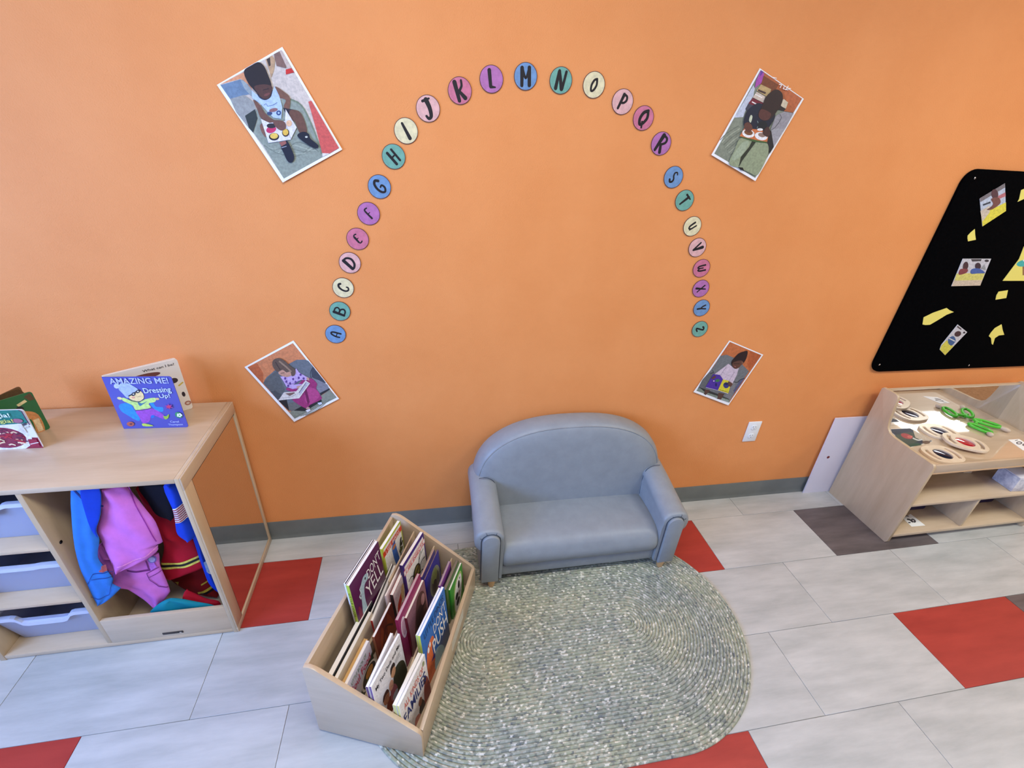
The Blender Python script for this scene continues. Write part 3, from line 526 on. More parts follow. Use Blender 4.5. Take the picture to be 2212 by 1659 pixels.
# seat cushion: profile in (y, z), crowned across x
prof = catmull([(-0.125, 0.235, 0), (-0.20, 0.243, 0), (-0.30, 0.243, 0), (-0.365, 0.232, 0), (-0.398, 0.205, 0), (-0.410, 0.168, 0), (-0.402, 0.132, 0), (-0.380, 0.112, 0), (-0.30, 0.108, 0), (-0.125, 0.108, 0)], 4, False)
V = []; F = []; xs = [0.0, 0.004, 0.012, 0.03, 0.08, 0.18, 0.35, 0.5, 0.65, 0.82, 0.92, 0.97, 0.988, 0.996, 1.0]; n = len(prof)
for q in xs:
    e = min(q, 1-q); sq = 1-(0.12*max(0, 1-e/0.03)**2); cr = 0.006*(1-(2*q-1)**4)
    for p in prof:
        yc, zc_ = -0.26, 0.17; V.append((SX-0.352+0.704*q, yc+(p.x-yc)*(sq if p.x < yc else 1), zc_+(p.y-zc_)*sq+(cr if p.y > 0.2 else 0)))
for i in range(len(xs)-1):
    for k in range(n): l = (k+1) % n; F.append((i*n+k, i*n+l, (i+1)*n+l, (i+1)*n+k))
F.append(tuple(range(n))); F.append(tuple((len(xs)-1)*n+k for k in range(n))[::-1])
obj('seat_cushion', V, F, MAT_VINYL, sf, SO, smooth=50)
box('base_rail', (SX-0.352, -0.386, 0.052), (SX+0.352, -0.05, 0.112), MAT_VINYL, sf, SO, bevel=0.008, seg=3)
for sgn in (-1, 1):
    def ax(v): return SX + sgn*v
    # cross-section: distance from middle (0.347 inner .. 0.464 outer) against height, loft along y
    def sec(zt, grow=0.0):
        w0, w1 = 0.346-grow*0.3, 0.464+grow
        pts = [(0.350, 0.055), (0.348, 0.16), (w0, zt-0.075), (w0+0.004, zt-0.045)]
        for k in range(1, 12):
            a = math.pi*(1-k/12); pts.append(((w0+w1)/2 + (w1-w0)/2*math.copysign(abs(math.cos(a))**0.85, math.cos(a)), zt-0.052+0.052*math.sin(a)**0.85))
        pts += [(w1, zt-0.06), (w1-0.002, zt-0.075), (w1-0.010, zt-0.085), (w1-0.022, zt-0.09), (0.440, zt-0.14), (0.438, 0.055)]
        return pts
    stat = [(-0.030, 0.398, -0.01), (-0.045, 0.405, 0), (-0.10, 0.402, 0), (-0.18, 0.388, 0), (-0.27, 0.366, 0.001), (-0.35, 0.346, 0.003), (-0.384, 0.338, 0.005), (-0.396, 0.334, 0.003), (-0.401, 0.328, -0.004)]
    V = []; F = []
    for y, zt, g in stat:
        s_ = sec(zt, g); n = len(s_); V += [(ax(x), y, z_) for x, z_ in s_]
    for i in range(len(stat)-1):
        for k in range(n): l = (k+1) % n; F.append((i*n+k, i*n+l, (i+1)*n+l, (i+1)*n+k))
    F.append(tuple(range(n))); F.append(tuple((len(stat)-1)*n+k for k in range(n))[::-1])
    bm = bmesh.new(); vs = [bm.verts.new(v) for v in V]
    for f in F: bm.faces.new([vs[i] for i in f])
    frombm('arm', bm, MAT_VINYL, sf, SO, 55)
    # front facing panel with round top, its seam, and pleats of the roll
    pan = [(0.366, 0.052)] + [(0.366+0.036+0.036*math.cos(math.pi*(1-k/12)), 0.285+0.034*math.sin(math.pi*k/12)) for k in range(13)] + [(0.438, 0.052)]
    po = prism('front_panel', [(ax(x), z_) for x, z_ in pan], 1, -0.414, -0.395, MAT_VINYL, sf, SO, bevel=0.004, smooth=50)
    V, F = tube([(ax(x), -0.4015, z_) for x, z_ in [(0.363, 0.056)] + [(0.402+0.0395*math.cos(math.pi*(1-k/12)), 0.285+0.0375*math.sin(math.pi*k/12)) for k in range(13)] + [(0.4415, 0.056)]], 0.0018, 6)
    obj('panel_seam', V, F, MAT_VINYL_SEAM, sf, SO, smooth=60)
    for a in (0.33, 0.62, 0.86):
        w = math.pi*a; p0 = Vector((ax(0.405-0.040*math.cos(w)), -0.4025, 0.285+0.038*math.sin(w))); p1 = Vector((ax(0.405-0.052*math.cos(w)), -0.397, 0.288+0.047*math.sin(w)))
        V, F = tube([p0, (p0+p1)/2+Vector((0.002, -0.0015, 0)), p1], [0.0012, 0.001, 0.0004], 5); obj('pleat', V, F, MAT_VINYL_SEAM, sf, SO)
    pth = [(ax(x), lean(-0.1315, z_)-0.003, z_) for x, z_ in ((0.347, 0.245), (0.347, 0.30), (0.349, 0.345), (0.362, 0.383), (0.392, 0.402), (0.425, 0.402))]
    V, F = tube(catmull(pth, 4, False), 0.0016, 5); obj('arm_seam', V, F, MAT_VINYL_SEAM, sf, SO)
    for fy, zb in ((-0.394, 0.0085), (-0.075, 0.0)):
        V, F = lathe([(0.012, zb), (0.0135, zb+0.004), (0.019, 0.05), (0.0195, 0.056)], 20, (ax(0.392), fy)); obj('foot', V, F, MAT_FOOT, sf, SO, smooth=40)
V, F = tube([(SX-0.346, -0.1465, 0.241), (SX, -0.1475, 0.247), (SX+0.346, -0.1465, 0.241)], 0.0016, 5); obj('seat_seam', V, F, MAT_VINYL_SEAM, sf, SO)

# ================================================================ braided oval rug
RC, RR, RL, RH = (0.332, -0.638), 0.462, 0.300, 0.008
rug_rng = random.Random(3)
PAL = [lin(tuple(v*1.04 for v in c)) for c in ((160, 163, 148), (146, 150, 136), (172, 173, 160), (134, 138, 128), (216, 212, 200), (118, 122, 120), (152, 157, 138), (166, 161, 144), (128, 130, 118), (192, 190, 178))]
PW = [22, 18, 14, 9, 6, 4, 14, 8, 5, 6]
V = []; F = []; C = []
NR = 38; cw = RR/NR; cross = [(-0.5, 0.22), (-0.40, 0.70), (-0.18, 0.98), (0.0, 0.84), (0.18, 0.98), (0.40, 0.70), (0.5, 0.22)]
nc = len(cross)
def race(r, s):
    """point and outward normal at arc length s on the racetrack of radius r"""
    L1 = 2*RL; A = math.pi*r; s = s % (2*L1+2*A)
    if s < L1: return (RC[0]-RL+s, RC[1]-r), (0, -1)
    s -= L1
    if s < A: a = -math.pi/2+s/max(r, 1e-6); return (RC[0]+RL+r*math.cos(a), RC[1]+r*math.sin(a)), (math.cos(a), math.sin(a))
    s -= A
    if s < L1: return (RC[0]+RL-s, RC[1]+r), (0, 1)
    s -= L1; a = math.pi/2+s/max(r, 1e-6); return (RC[0]-RL+r*math.cos(a), RC[1]+r*math.sin(a)), (math.cos(a), math.sin(a))
for ring in range(NR):
    rm = (ring+0.5)*cw; per = 4*RL+2*math.pi*rm; ns = int(per/0.0036); i0 = len(V); pitch = 0.0085
    band = rug_rng.random()
    strands = {}
    for k in range(ns):
        s = per*k/ns; (x, y), (nx, ny) = race(rm, s)
        for w, h in cross:
            ph = s/pitch + abs(w)*0.9 + (0.5 if w > 0 else 0); b = 0.80+0.20*abs(math.sin(math.pi*ph)); rr = w*cw*(1.02)
            V.append((x+nx*rr, y+ny*rr, 0.0005 + RH*h*b))
    for k in range(ns):
        l = (k+1) % ns; s = per*(k+0.5)/ns
        for j in range(nc-1):
            F.append((i0+k*nc+j, i0+k*nc+j+1, i0+l*nc+j+1, i0+l*nc+j))
            wm = (cross[j][0]+cross[j+1][0])/2; cell = (1 if wm > 0 else 0, int(math.floor(s/pitch + abs(wm)*0.9 + (0.5 if wm > 0 else 0))))
            if cell not in strands: strands[cell] = rug_rng.choices(PAL, PW)[0]
            C.append(strands[cell])
me = bpy.data.meshes.new('braided_rug'); me.from_pydata(V, [], F)
ca = me.color_attributes.new('yarn', 'FLOAT_COLOR', 'CORNER'); buf = []
for c in C: buf += list(c)*4
ca.data.foreach_set('color', buf)
mr = bpy.data.materials.new('braided_yarn'); mr.use_nodes = True; nt = mr.node_tree; b_ = nt.nodes['Principled BSDF']
at = nt.nodes.new('ShaderNodeAttribute'); at.attribute_name = 'yarn'
nz = nt.nodes.new('ShaderNodeTexNoise'); nz.inputs['Scale'].default_value = 5.0; tc = nt.nodes.new('ShaderNodeTexCoord'); nt.links.new(tc.outputs['Object'], nz.inputs['Vector'])
mx = nt.nodes.new('ShaderNodeMix'); mx.data_type = 'RGBA'; mx.blend_type = 'MULTIPLY'; mx.inputs[0].default_value = 1.0
cr = nt.nodes.new('ShaderNodeValToRGB'); cr.color_ramp.elements[0].color = (0.80, 0.82, 0.86, 1); cr.color_ramp.elements[1].color = (1.0, 0.98, 0.90, 1); cr.color_ramp.elements[0].position = 0.35; cr.color_ramp.elements[1].position = 0.65
nt.links.new(nz.outputs[0], cr.inputs[0]); nt.links.new(at.outputs['Color'], mx.inputs[6]); nt.links.new(cr.outputs[0], mx.inputs[7]); nt.links.new(mx.outputs[2], b_.inputs['Base Color'])
b_.inputs['Roughness'].default_value = 0.9; b_.inputs['Specular IOR Level'].default_value = 0.15
me.materials.append(mr); me.shade_smooth(); rug = link(bpy.data.objects.new('braided_rug', me))
tag(rug, 'oval braided rug in heathered sage green and grey', 'rug')

# ================================================================ book bin (local u = across, v = along, z = up)
BA = math.atan2(-0.357, 0.934); BO = Vector((-0.522, -0.852, 0.0))
EU = Vector((math.cos(BA), math.sin(BA), 0)); EVV = Vector((-math.sin(BA), math.cos(BA), 0))
bin_ = thing('book_bin', BO, 'low birch plywood book bin with sloping sides full of books', 'book bin', rotz=BA)
BW, BL, ZB = 0.353, 0.620, 0.0090
side = [(0, ZB), (BW, ZB), (BW, 0.132), (BW-0.006, 0.146), (BW-0.022, 0.158), (0.055, 0.352), (0.040, 0.362), (0.022, 0.366), (0.006, 0.361), (0, 0.350)]
prism('end_panel', side, 1, 0.0, 0.013, MAT_BIRCH_X, bin_, bevel=0.0022)
prism('end_panel', side, 1, BL-0.013, BL, MAT_BIRCH_X, bin_, bevel=0.0022)
box('back_panel', (0.0, 0.013, ZB), (0.012, BL-0.013, 0.352), MAT_BIRCH_Y, bin_)
box('front_panel', (BW-0.013, 0.013, ZB), (BW, BL-0.013, 0.146), MAT_BIRCH_Y, bin_)
box('bottom', (0.012, 0.013, ZB), (BW-0.013, BL-0.013, ZB+0.012), MAT_BIRCH_Y, bin_)
DIV = [(0.0985, 0.296), (0.1815, 0.234), (0.2555, 0.182)]
for u, h in DIV: box('divider', (u-0.003, 0.365 if u < 0.1 else 0.013, ZB+0.012), (u+0.003, BL-0.013, h), MAT_BIRCH_Y, bin_, bevel=0.001)
ROWZ = [0.18, 0.12, 0.07, 0.03]
for i, (ua, ub) in enumerate(((0.012, 0.0955), (0.1015, 0.1785), (0.1845, 0.2525), (0.2585, 0.340))): box('step', (ua, 0.013, ZB+0.012), (ub, BL-0.013, ROWZ[i]), MAT_BIRCH_Y, bin_, bevel=0)
tp = box('tape', (BW, 0.30, 0.07), (BW+0.0004, 0.44, 0.125), M((214, 206, 190), 0.15), bin_, bevel=0)

za = zoomer(730, 1100, 5.531); zb_ = zoomer(640, 1280, 4.378)
def onu(p, u):
    d = ray(*p); n = EU; t = ((BO + EU*u - CAM).dot(n))/d.dot(n); q = CAM + d*t - BO
    return Vector((u, q.dot(EVV), q.z))
def blocal(v): return BO + EU*v.x + EVV*v.y + Vector((0, 0, v.z))
def book(label, near, far, un, uf, t, row, cover, spine=None, art=None, pages=None, lean_deg=4.0, extra=0.0, group='picture books in the bin', name='picture_book'):
    """near/far: measured ends of the cover's top edge; the cover faces the low side of the bin"""
    A = onu(near, un); B = onu(far, uf); A.y = max(A.y, 0.0145); B.y = min(B.y, BL-0.0145)
    zt = (A.z+B.z)/2; ex = Vector((B.x-A.x, B.y-A.y, 0)); w = ex.length; ex.normalize()
    H = (zt-ROWZ[row]+extra)
    th = math.radians(lean_deg); nrm = Vector((ex.y, -ex.x, 0)); up = Vector((0, 0, 1))*math.cos(th) - nrm*math.sin(th); out = up.cross(ex) * -1
    if out.dot(nrm) < 0: out = -out
    o3 = Vector((A.x, A.y, zt)) - up*H                      # bottom near corner of the cover
    R = Matrix((EU, EVV, Vector((0, 0, 1)))).transposed()
    ex_w, up_w, out_w = R @ ex, R @ up, R @ out
    bk = thing(name, blocal(o3), label, 'book', group)
    bk.rotation_euler = Matrix((ex_w, -out_w, up_w)).transposed().to_euler()       # local x along the cover, -y out of it, z up
    ct = 0.0013
    fc = box('front_cover', (0, 0, 0), (w, ct, H), M(cover, 0.35), bk, bevel=0.0006)
    box('back_cover', (0, t-ct, 0), (w, t, H), M(cover, 0.35), bk, bevel=0.0006)
    box('spine', (0, 0.0003, 0), (ct, t-0.0003, H), M(spine or cover, 0.35), bk, bevel=0.0006)
    box('page_block', (ct, ct, 0.002), (w-0.0012, t-ct, H-0.0008), M(pages, 0.8) if pages else MAT_PAGE, bk, bevel=0)
    if art:
        F = Flat(lambda x, y, l: (x*w, -0.0001-l, y*H), 0.0001)
        art(F, fc, w, H)
        if F.F: F.build('cover_art', fc)
    return bk
def ctext(bk, s, w, H, x0, y0, cw_, ch, mat, rot=0.0, bold=0.0, name='title_lettering'):
    return text_part(name, s, bk, (x0*w, -0.0016, y0*H), (math.cos(rot), 0, math.sin(rot)), (-math.sin(rot), 0, math.cos(rot)), cw_*w, ch*H, mat, 0.0, bold)
WHT = M((246, 244, 240), 0.5); RED = M((206, 52, 36), 0.5); BLK = M((26, 24, 30), 0.5)
def a_bird(F, bk, w, H):
    F.poly([(.05, 0), (.95, 0), (.95, .955), (.05, .955)], (242, 238, 228)); F.poly([(0, .76), (1, .76), (1, .89), (0, .89)], (214, 70, 34))
    F.poly([(.42, .72), (.58, .74), (.62, .5), (.66, .1), (.52, .05), (.42, .4)], (56, 104, 184), 5); F.ell(.52, .66, .09, .05, (196, 128, 84)); F.ell(.56, .76, .05, .03, (40, 66, 130)); F.stroke([(.75, .2), (.8, .5), (.9, .62), (.84, .45), (.95, .5)], .05, (40, 44, 30), 4); F.ell(.8, .36, .1, .06, (92, 96, 50))
    ctext(bk, 'I SEE BIRDS', w, H, .12, .785, .74, .085, WHT)
book('white picture book with lime border and a blue bird, far end of back row', za(525, 470), za(745, 150), .05, .058, .013, 0, (178, 190, 60), (190, 196, 70), a_bird)
def a_yell(F, bk, w, H):
    F.poly([(.30, .80), (.40, .84), (.52, .80), (.50, .72), (.36, .70), (.30, .52), (.30, .2), (.22, 0), (.06, 0), (.14, .3), (.20, .55), (.24, .72)], (168, 196, 204), 5); F.poly([(.06, .5), (.12, .52), (.16, .2), (.08, .15)], (120, 30, 60), 5)
    F.ell(.42, .78, .02, .02, (30, 24, 40)); F.stroke([(.2, .6), (.17, .66), (.23, .68), (.22, .75), (.28, .77)], .03, (196, 214, 216))
    ctext(bk, "DON'T", w, H, .50, .70, .46, .16, WHT, .10); ctext(bk, 'YELL', w, H, .40, .42, .56, .24, WHT, .12)
    text_part('spine_lettering', 'LITTLE DINOS', bk, (-0.0006, 0.0105, H*.86), (0, 0, -1), (0, -1, 0), H*.42, 0.007, M((36, 44, 30), 0.6))
book('purple picture book titled DON\'T YELL with lime spine, tallest in the bin', za(135, 920), za(480, 380), .047, .055, .013, 0, (84, 22, 70), (176, 196, 60), a_yell)
book('slim white picture book behind the purple DON\'T YELL book', za(108, 908), za(455, 362), .0335, .0415, .0065, 0, (236, 232, 228), (240, 236, 230))
book('slim dark edged picture book at the very back behind two others, against the tall side', za(88, 898), za(425, 352), .0262, .0340, .0065, 0, (40, 30, 60), (238, 236, 232))
book('wide white paged book with black cover at the near end of the back row', zb_(330, 800), zb_(720, 80), .064, .066, .018, 0, (24, 24, 30), (206, 214, 236))
book('slim cream book in front of the wide black covered one', zb_(370, 830), zb_(720, 200), .080, .082, .0125, 0, (206, 190, 164), (186, 170, 140))
book('thick board book with orange page edges at the near end of the bin', zb_(450, 872), zb_(680, 452), .0975, .099, .014, 0, (216, 172, 110), (110, 92, 60), None, (222, 176, 110))
book('long white paged book with red spine in the middle of the back row', za(420, 1365), za(690, 640), .0925, .076, .009, 0, (226, 218, 214), (176, 38, 32))
book('slim white paged book behind the one with a red spine', za(385, 1330), za(655, 620), .082, .066, .007, 0, (70, 66, 60), (100, 96, 50))
def a_soul(F, bk, w, H):
    F.poly([(.0, 0), (1, 0), (1, .62), (.6, .5), (.25, .1)], (44, 58, 36)); F.ell(.72, .22, .34, .28, (224, 214, 196)); F.ell(.72, .22, .29, .24, (34, 26, 18)); F.ell(.75, .3, .16, .12, (196, 130, 50)); F.ell(.62, .14, .1, .09, (88, 104, 44))
    ctext(bk, 'A LITTLE BOOK OF', w, H, .06, .80, .72, .10, M((74, 118, 70), 0.6)); ctext(bk, 'Soul Food', w, H, .10, .56, .80, .19, M((206, 62, 92), 0.6), 0, .012)
book('pale grey picture book titled A Little Book of Soul Food', zb_(470, 890), zb_(690, 455), .119, .121, .010, 1, (212, 206, 210), None, a_soul)
def a_brown(F, bk, w, H):
    F.poly([(0, 0), (1, 0), (1, 1), (0, 1)], (108, 38, 18)); F.poly([(.1, 0), (.35, .9), (.5, .3), (.7, .95), (.95, 0)], (140, 58, 22), 5); F.stroke([(.2, .2), (.5, .7), (.85, .4)], .05, (76, 24, 14), 5)
book('russet brown picture book in the second row beside the soul food book', za(440, 1555), za(640, 1090), .132, .134, .010, 1, (122, 44, 22), (150, 90, 60), a_brown)
def a_red(F, bk, w, H):
    F.poly([(0, 0), (1, 0), (1, 1), (0, 1)], (226, 214, 206)); F.poly([(.55, 0), (1, 0), (1, 1), (.8, 1), (.7, .6)], (142, 22, 24), 4); F.poly([(.1, .35), (.4, .45), (.75, .75), (.5, .7), (.15, .55)], (196, 58, 40), 5); F.ell(.55, .62, .12, .2, (214, 188, 130), -.4); F.ell(.38, .3, .08, .1, (200, 90, 70)); F.poly([(.3, 0), (.5, .3), (.45, 0)], (40, 26, 26))
book('red and white picture book in the middle of the second row', za(660, 1040), za(810, 680), .134, .131, .013, 1, (156, 30, 30), (40, 26, 26), a_red)
book('slim pale picture book with pink blossoms behind the red and white one', za(575, 1050), za(745, 672), .113, .112, .006, 1, (226, 206, 204), (220, 200, 200))
def a_beetle(F, bk, w, H):
    F.poly([(.05, 0), (.95, 0), (.95, .93), (.05, .93)], (240, 236, 228)); F.poly([(0, .74), (1, .74), (1, .86), (0, .86)], (232, 90, 90)); F.poly([(0, .755), (1, .755), (1, .845), (0, .845)], (246, 232, 228))
    for a, b in (((.55, .5), (.9, .68)), ((.6, .42), (.92, .46)), ((.58, .3), (.85, .2)), ((.35, .35), (.1, .3)), ((.36, .45), (.12, .52)), ((.42, .25), (.3, .06)), ((.62, .56), (.78, .72))): F.stroke([a, ((a[0]+b[0])/2, (a[1]+b[1])/2+.05), b], .018, (30, 28, 22), 3)
    F.ell(.48, .42, .19, .17, (44, 40, 26), .6); F.ell(.5, .44, .13, .12, (124, 112, 56), .6); F.stroke([(.36, .36), (.6, .52)], .03, (30, 28, 18)); F.ell(.54, .4, .05, .04, (160, 150, 90)); F.ell(.35, .34, .07, .06, (26, 24, 18))
    ctext(bk, 'I SEE INSECTS', w, H, .08, .765, .84, .07, M((206, 60, 66), 0.6))
book('white picture book with purple border and a beetle, far end of second row', za(770, 650), za(1020, 300), .138, .153, .014, 1, (62, 30, 116), (50, 24, 100), a_beetle)
def a_blue(F, bk, w, H):
    F.poly([(.08, 0), (.92, 0), (.92, .94), (.08, .94)], (64, 58, 150)); F.ell(.55, .38, .36, .42, (150, 150, 130)); F.ell(.56, .3, .28, .34, (104, 96, 90)); F.ell(.55, .55, .2, .2, (158, 168, 96)); F.ell(.5, .25, .14, .2, (60, 50, 54))
book('blue picture book at the far end of the third row', za(1040, 835), za(1200, 490), .2035, .2055, .006, 2, (52, 46, 140), None, a_blue, (140, 110, 100))
book('thick picture book with tan page edges behind the blue one', za(1005, 830), za(1155, 462), .197, .199, .009, 2, (60, 50, 110), None, None, (176, 146, 122))
def a_mag2(F, bk, w, H):
    F.poly([(.02, 0), (1, 0), (1, 1), (.02, 1)], (150, 104, 108)); F.poly([(.1, .05), (.5, .9), (.9, .8), (.85, .2), (.4, 0)], (92, 56, 50), 5); F.ell(.55, .5, .22, .22, (60, 36, 32)); F.ell(.8, .7, .1, .12, (180, 134, 130)); F.stroke([(.3, .1), (.5, .5), (.9, .55)], .05, (40, 24, 22), 4)
book('picture book with a brown spiky print in the third row', za(820, 1290), za(1030, 860), .212, .215, .010, 2, (88, 22, 40), (110, 20, 44), a_mag2)
def a_mag(F, bk, w, H):
    F.poly([(.0, 0), (1, 0), (1, 1), (0, 1)], (150, 38, 90)); F.ell(.14, .72, .1, .2, (226, 206, 210)); F.ell(.14, .72, .07, .15, (190, 150, 160))
book('magenta picture book with a white oval on its cover', za(715, 1320), za(980, 780), .199, .203, .011, 2, (146, 34, 78), (132, 24, 56), a_mag, (180, 150, 146))
def a_dads(F, bk, w, H):
    F.poly([(.03, 0), (1, 0), (1, 1), (.03, 1)], (238, 236, 236))
    F.poly([(.52, .10), (.95, .0), (.98, .38), (.86, .56), (.66, .60), (.55, .45)], (58, 60, 40), 5); F.ell(.60, .62, .085, .10, (206, 156, 116)); F.poly([(.52, .62), (.54, .74), (.66, .75), (.69, .66), (.6, .68)], (44, 30, 28), 4)
    F.poly([(.20, .0), (.24, .28), (.40, .34), (.62, .2), (.62, 0)], (132, 50, 32), 5); F.ell(.28, .42, .10, .11, (176, 112, 78)); F.poly([(.17, .45), (.22, .54), (.34, .54), (.38, .45), (.28, .48)], (66, 34, 26), 4); F.poly([(.38, .24), (.44, .42), (.56, .40), (.62, .22), (.48, .12)], (168, 92, 100), 4); F.ell(.47, .47, .075, .09, (214, 160, 130)); F.poly([(.12, 0), (.22, .2), (.3, .05)], (70, 50, 70)); F.ell(.52, .2, .1, .06, (180, 186, 196)); F.stroke([(.24, .44), (.32, .44)], .012, (40, 26, 24))
    ctext(bk, 'My Two Dads and Me', w, H, .08, .80, .84, .085, BLK, .0, .01)
    for k in range(3): F.stroke([(.70, .735-k*.03), (.88, .735-k*.03)], .008, (170, 168, 168))
book('white picture book titled My Two Dads and Me with three people drawn', zb_(690, 915), zb_(980, 405), .203, .218, .007, 2, (236, 234, 234), (96, 60, 120), a_dads, extra=0.0)
book('thick white paged book behind My Two Dads and Me', zb_(665, 918), zb_(915, 390), .193, .195, .0085, 2, (226, 218, 208), (80, 40, 90))
def a_cow(F, bk, w, H):
    F.poly([(.06, 0), (.95, 0), (.95, .95), (.06, .95)], (66, 150, 52)); F.poly([(.15, .1), (.2, .6), (.4, .86), (.75, .92), (.9, .75), (.85, .3), (.6, .0), (.25, 0)], (168, 196, 116), 5); F.poly([(.22, .05), (.25, .5), (.45, .8), (.78, .84), (.86, .6), (.75, .25), (.5, 0)], (236, 234, 230), 5); F.ell(.62, .62, .08, .12, (30, 28, 30)); F.ell(.4, .42, .1, .1, (28, 26, 28)); F.ell(.45, .2, .14, .1, (34, 30, 30)); F.ell(.72, .75, .03, .03, (20, 20, 20)); F.ell(.58, .38, .08, .05, (190, 150, 140))
book('bright green picture book with a black and white cow on its cover', za(1340, 970), za(1480, 640), .300, .307, .009, 3, (48, 136, 44), None, a_cow)
book('board book with green edges behind the cow book', za(1290, 955), za(1440, 622), .2905, .297, .012, 3, (70, 96, 50), (60, 90, 40), None, (124, 110, 96))
def a_purp(F, bk, w, H): F.poly([(0, 0), (1, 0), (1, 1), (0, 1)], (130, 70, 150)); F.poly([(.1, .0), (.3, .8), (.6, .4), (.9, .7), (.9, 0)], (214, 180, 70), 5)
book('purple and yellow board book at the back of the front row', za(1225, 935), za(1345, 605), .269, .271, .009, 3, (120, 70, 150), None, a_purp, (170, 150, 150))
def a_push(F, bk, w, H):
    F.poly([(.05, 0), (.06, .42), (.16, .62), (.34, .66), (.40, .56), (.30, .48), (.34, .2), (.5, 0)], (226, 116, 66), 5); F.ell(.17, .56, .035, .05, (246, 244, 240)); F.ell(.24, .6, .03, .045, (246, 244, 240)); F.poly([(.3, .0), (.4, .3), (.62, .2), (.7, 0)], (170, 200, 204), 4); F.poly([(.2, .28), (.34, .34), (.34, .24)], (60, 40, 110))
    ctext(bk, 'LITTLE DINOS', w, H, .10, .84, .80, .10, M((24, 52, 104), 0.6)); ctext(bk, "DON'T", w, H, .42, .62, .52, .17, WHT, .06); ctext(bk, 'PUSH', w, H, .34, .30, .62, .27, WHT, .08, .01)
book('blue picture book titled LITTLE DINOS DON\'T PUSH with an orange dinosaur', za(985, 1520), za(1270, 930), .284, .300, .011, 3, (28, 104, 186), (190, 200, 80), a_push)
book('slim white picture book behind the blue LITTLE DINOS book', za(950, 1520), za(1225, 930), .272, .287, .007, 3, (238, 236, 232), (196, 204, 90))
def a_fam(F, bk, w, H):
    F.poly([(.02, 0), (1, 0), (1, 1), (.02, 1)], (240, 238, 236)); F.poly([(.5, 0), (.55, .2), (.66, .26), (.74, .1), (.76, 0)], (44, 30, 30), 4); F.poly([(.74, 0), (.8, .4), (.95, .5), (1, .0)], (150, 76, 66), 4); F.ell(.6, .28, .07, .09, (150, 96, 70)); F.ell(.86, .5, .06, .08, (80, 50, 44)); F.poly([(.3, .0), (.36, .16), (.5, .1), (.52, 0)], (196, 120, 110), 4); F.ell(.9, .87, .04, .05, (150, 160, 110)); F.stroke([(.1, .3), (.2, .36)], .02, (120, 150, 80))
    ctext(bk, 'ALL KINDS OF', w, H, .12, .74, .74, .13, M((214, 96, 76), 0.6)); ctext(bk, 'FAMILIES', w, H, .06, .46, .86, .22, M((44, 58, 120), 0.6), .03, .01)
book('white picture book titled ALL KINDS OF FAMILIES at the near front corner', zb_(940, 1135), zb_(1215, 600), .283, .301, .008, 3, (238, 236, 232), (214, 206, 120), a_fam)
book('thick white paged book behind ALL KINDS OF FAMILIES', zb_(912, 1132), zb_(1185, 590), .2735, .290, .012, 3, (232, 228, 222), (206, 200, 130))

# ================================================================ left cabinet
LO = (-1.266, -0.238, 0)
lc = thing('storage_cabinet', LO, 'birch storage cabinet with tray bay, dress-up bay and mirror on its end', 'cabinet')
X0, X1, YF, YB, ZT = -1.652, -0.881, -0.464, -0.013, 0.757
def lbox(n, a, b, m, p=lc, **k): return box(n, a, b, m, p, LO if p is lc else (0, 0, 0), **k)
lbox('top', (X0, YF, 0.740), (-0.900, YB, ZT), MAT_BIRCH_X)
lbox('side_panel', (X0, YF, 0.0), (X0+0.017, YB, 0.740), MAT_BIRCH_Z)
lbox('divider', (-1.316, YF+0.002, 0.022), (-1.300, YB, 0.740), MAT_BIRCH_Z)
lbox('bottom', (X0+0.017, YF+0.001, 0.004), (-0.900, YB, 0.022), MAT_BIRCH_X)
lbox('back_panel', (X0+0.017, YB-0.006, 0.022), (-0.900, YB, 0.740), MAT_BIRCH_X, bevel=0)
for z_ in (0.516, 0.268): lbox('shelf', (X0+0.017, YF+0.002, z_-0.012), (-1.316, YB-0.006, z_), MAT_BIRCH_X)
lip = lbox('toe_panel', (-1.300, YF+0.001, 0.022), (-0.900, YF+0.015, 0.148), MAT_BIRCH_X)
q = on(373.6, 1367.0, 1, YF)
plate = lbox('maker_plate', (q.x-0.034, YF-0.0008, q.z-0.005), (q.x+0.034, YF+0.001, q.z+0.005), M((44, 34, 30), 0.4), bevel=0.0003)
Fp = Flat(lambda x, y, l: (x-LO[0], YF-0.0009-l-LO[1], y), 0.0001)
for k in range(9): Fp.stroke([(q.x-0.030+k*0.0055, q.z-0.002), (q.x-0.030+k*0.0055, q.z+0.002)], 0.0018, (92, 78, 68))
Fp.ell(q.x+0.026, q.z, 0.004, 0.0032, (190, 176, 160)); Fp.build('plate_marks', lc)
q = on(*zoomer(0, 1040, 4.148)(545, 543), 0, -1.300); V, F = lathe([(0.006, 0), (0.006, 0.001), (0.003, 0.003)], 14)
obj('screw', [(-1.300+h-LO[0], q.y+x-LO[1], q.z+y) for x, y, h in V], F, M((52, 50, 50), 0.3, metallic=1.0), lc)
lbox('end_panel', (-0.900, YF, 0.0), (-0.8865, YB, ZT), MAT_BIRCH_Z)
lbox('mirror_pane', (-0.8865, -0.418, 0.022), (-0.8845, -0.024, 0.716), MAT_MIRROR, bevel=0)
for n_, a, b in (('frame_rail', (-0.8865, YF, 0.711), (-0.8805, YB, ZT)), ('frame_rail', (-0.8865, YF, 0.0), (-0.8805, YB, 0.026)), ('frame_stile', (-0.8865, YF, 0.026), (-0.8805, -0.413, 0.711)), ('frame_stile', (-0.8865, -0.028, 0.026), (-0.8805, YB, 0.711))): lbox(n_, a, b, MAT_BIRCH_Y if n_ == 'frame_rail' else MAT_BIRCH_Z)
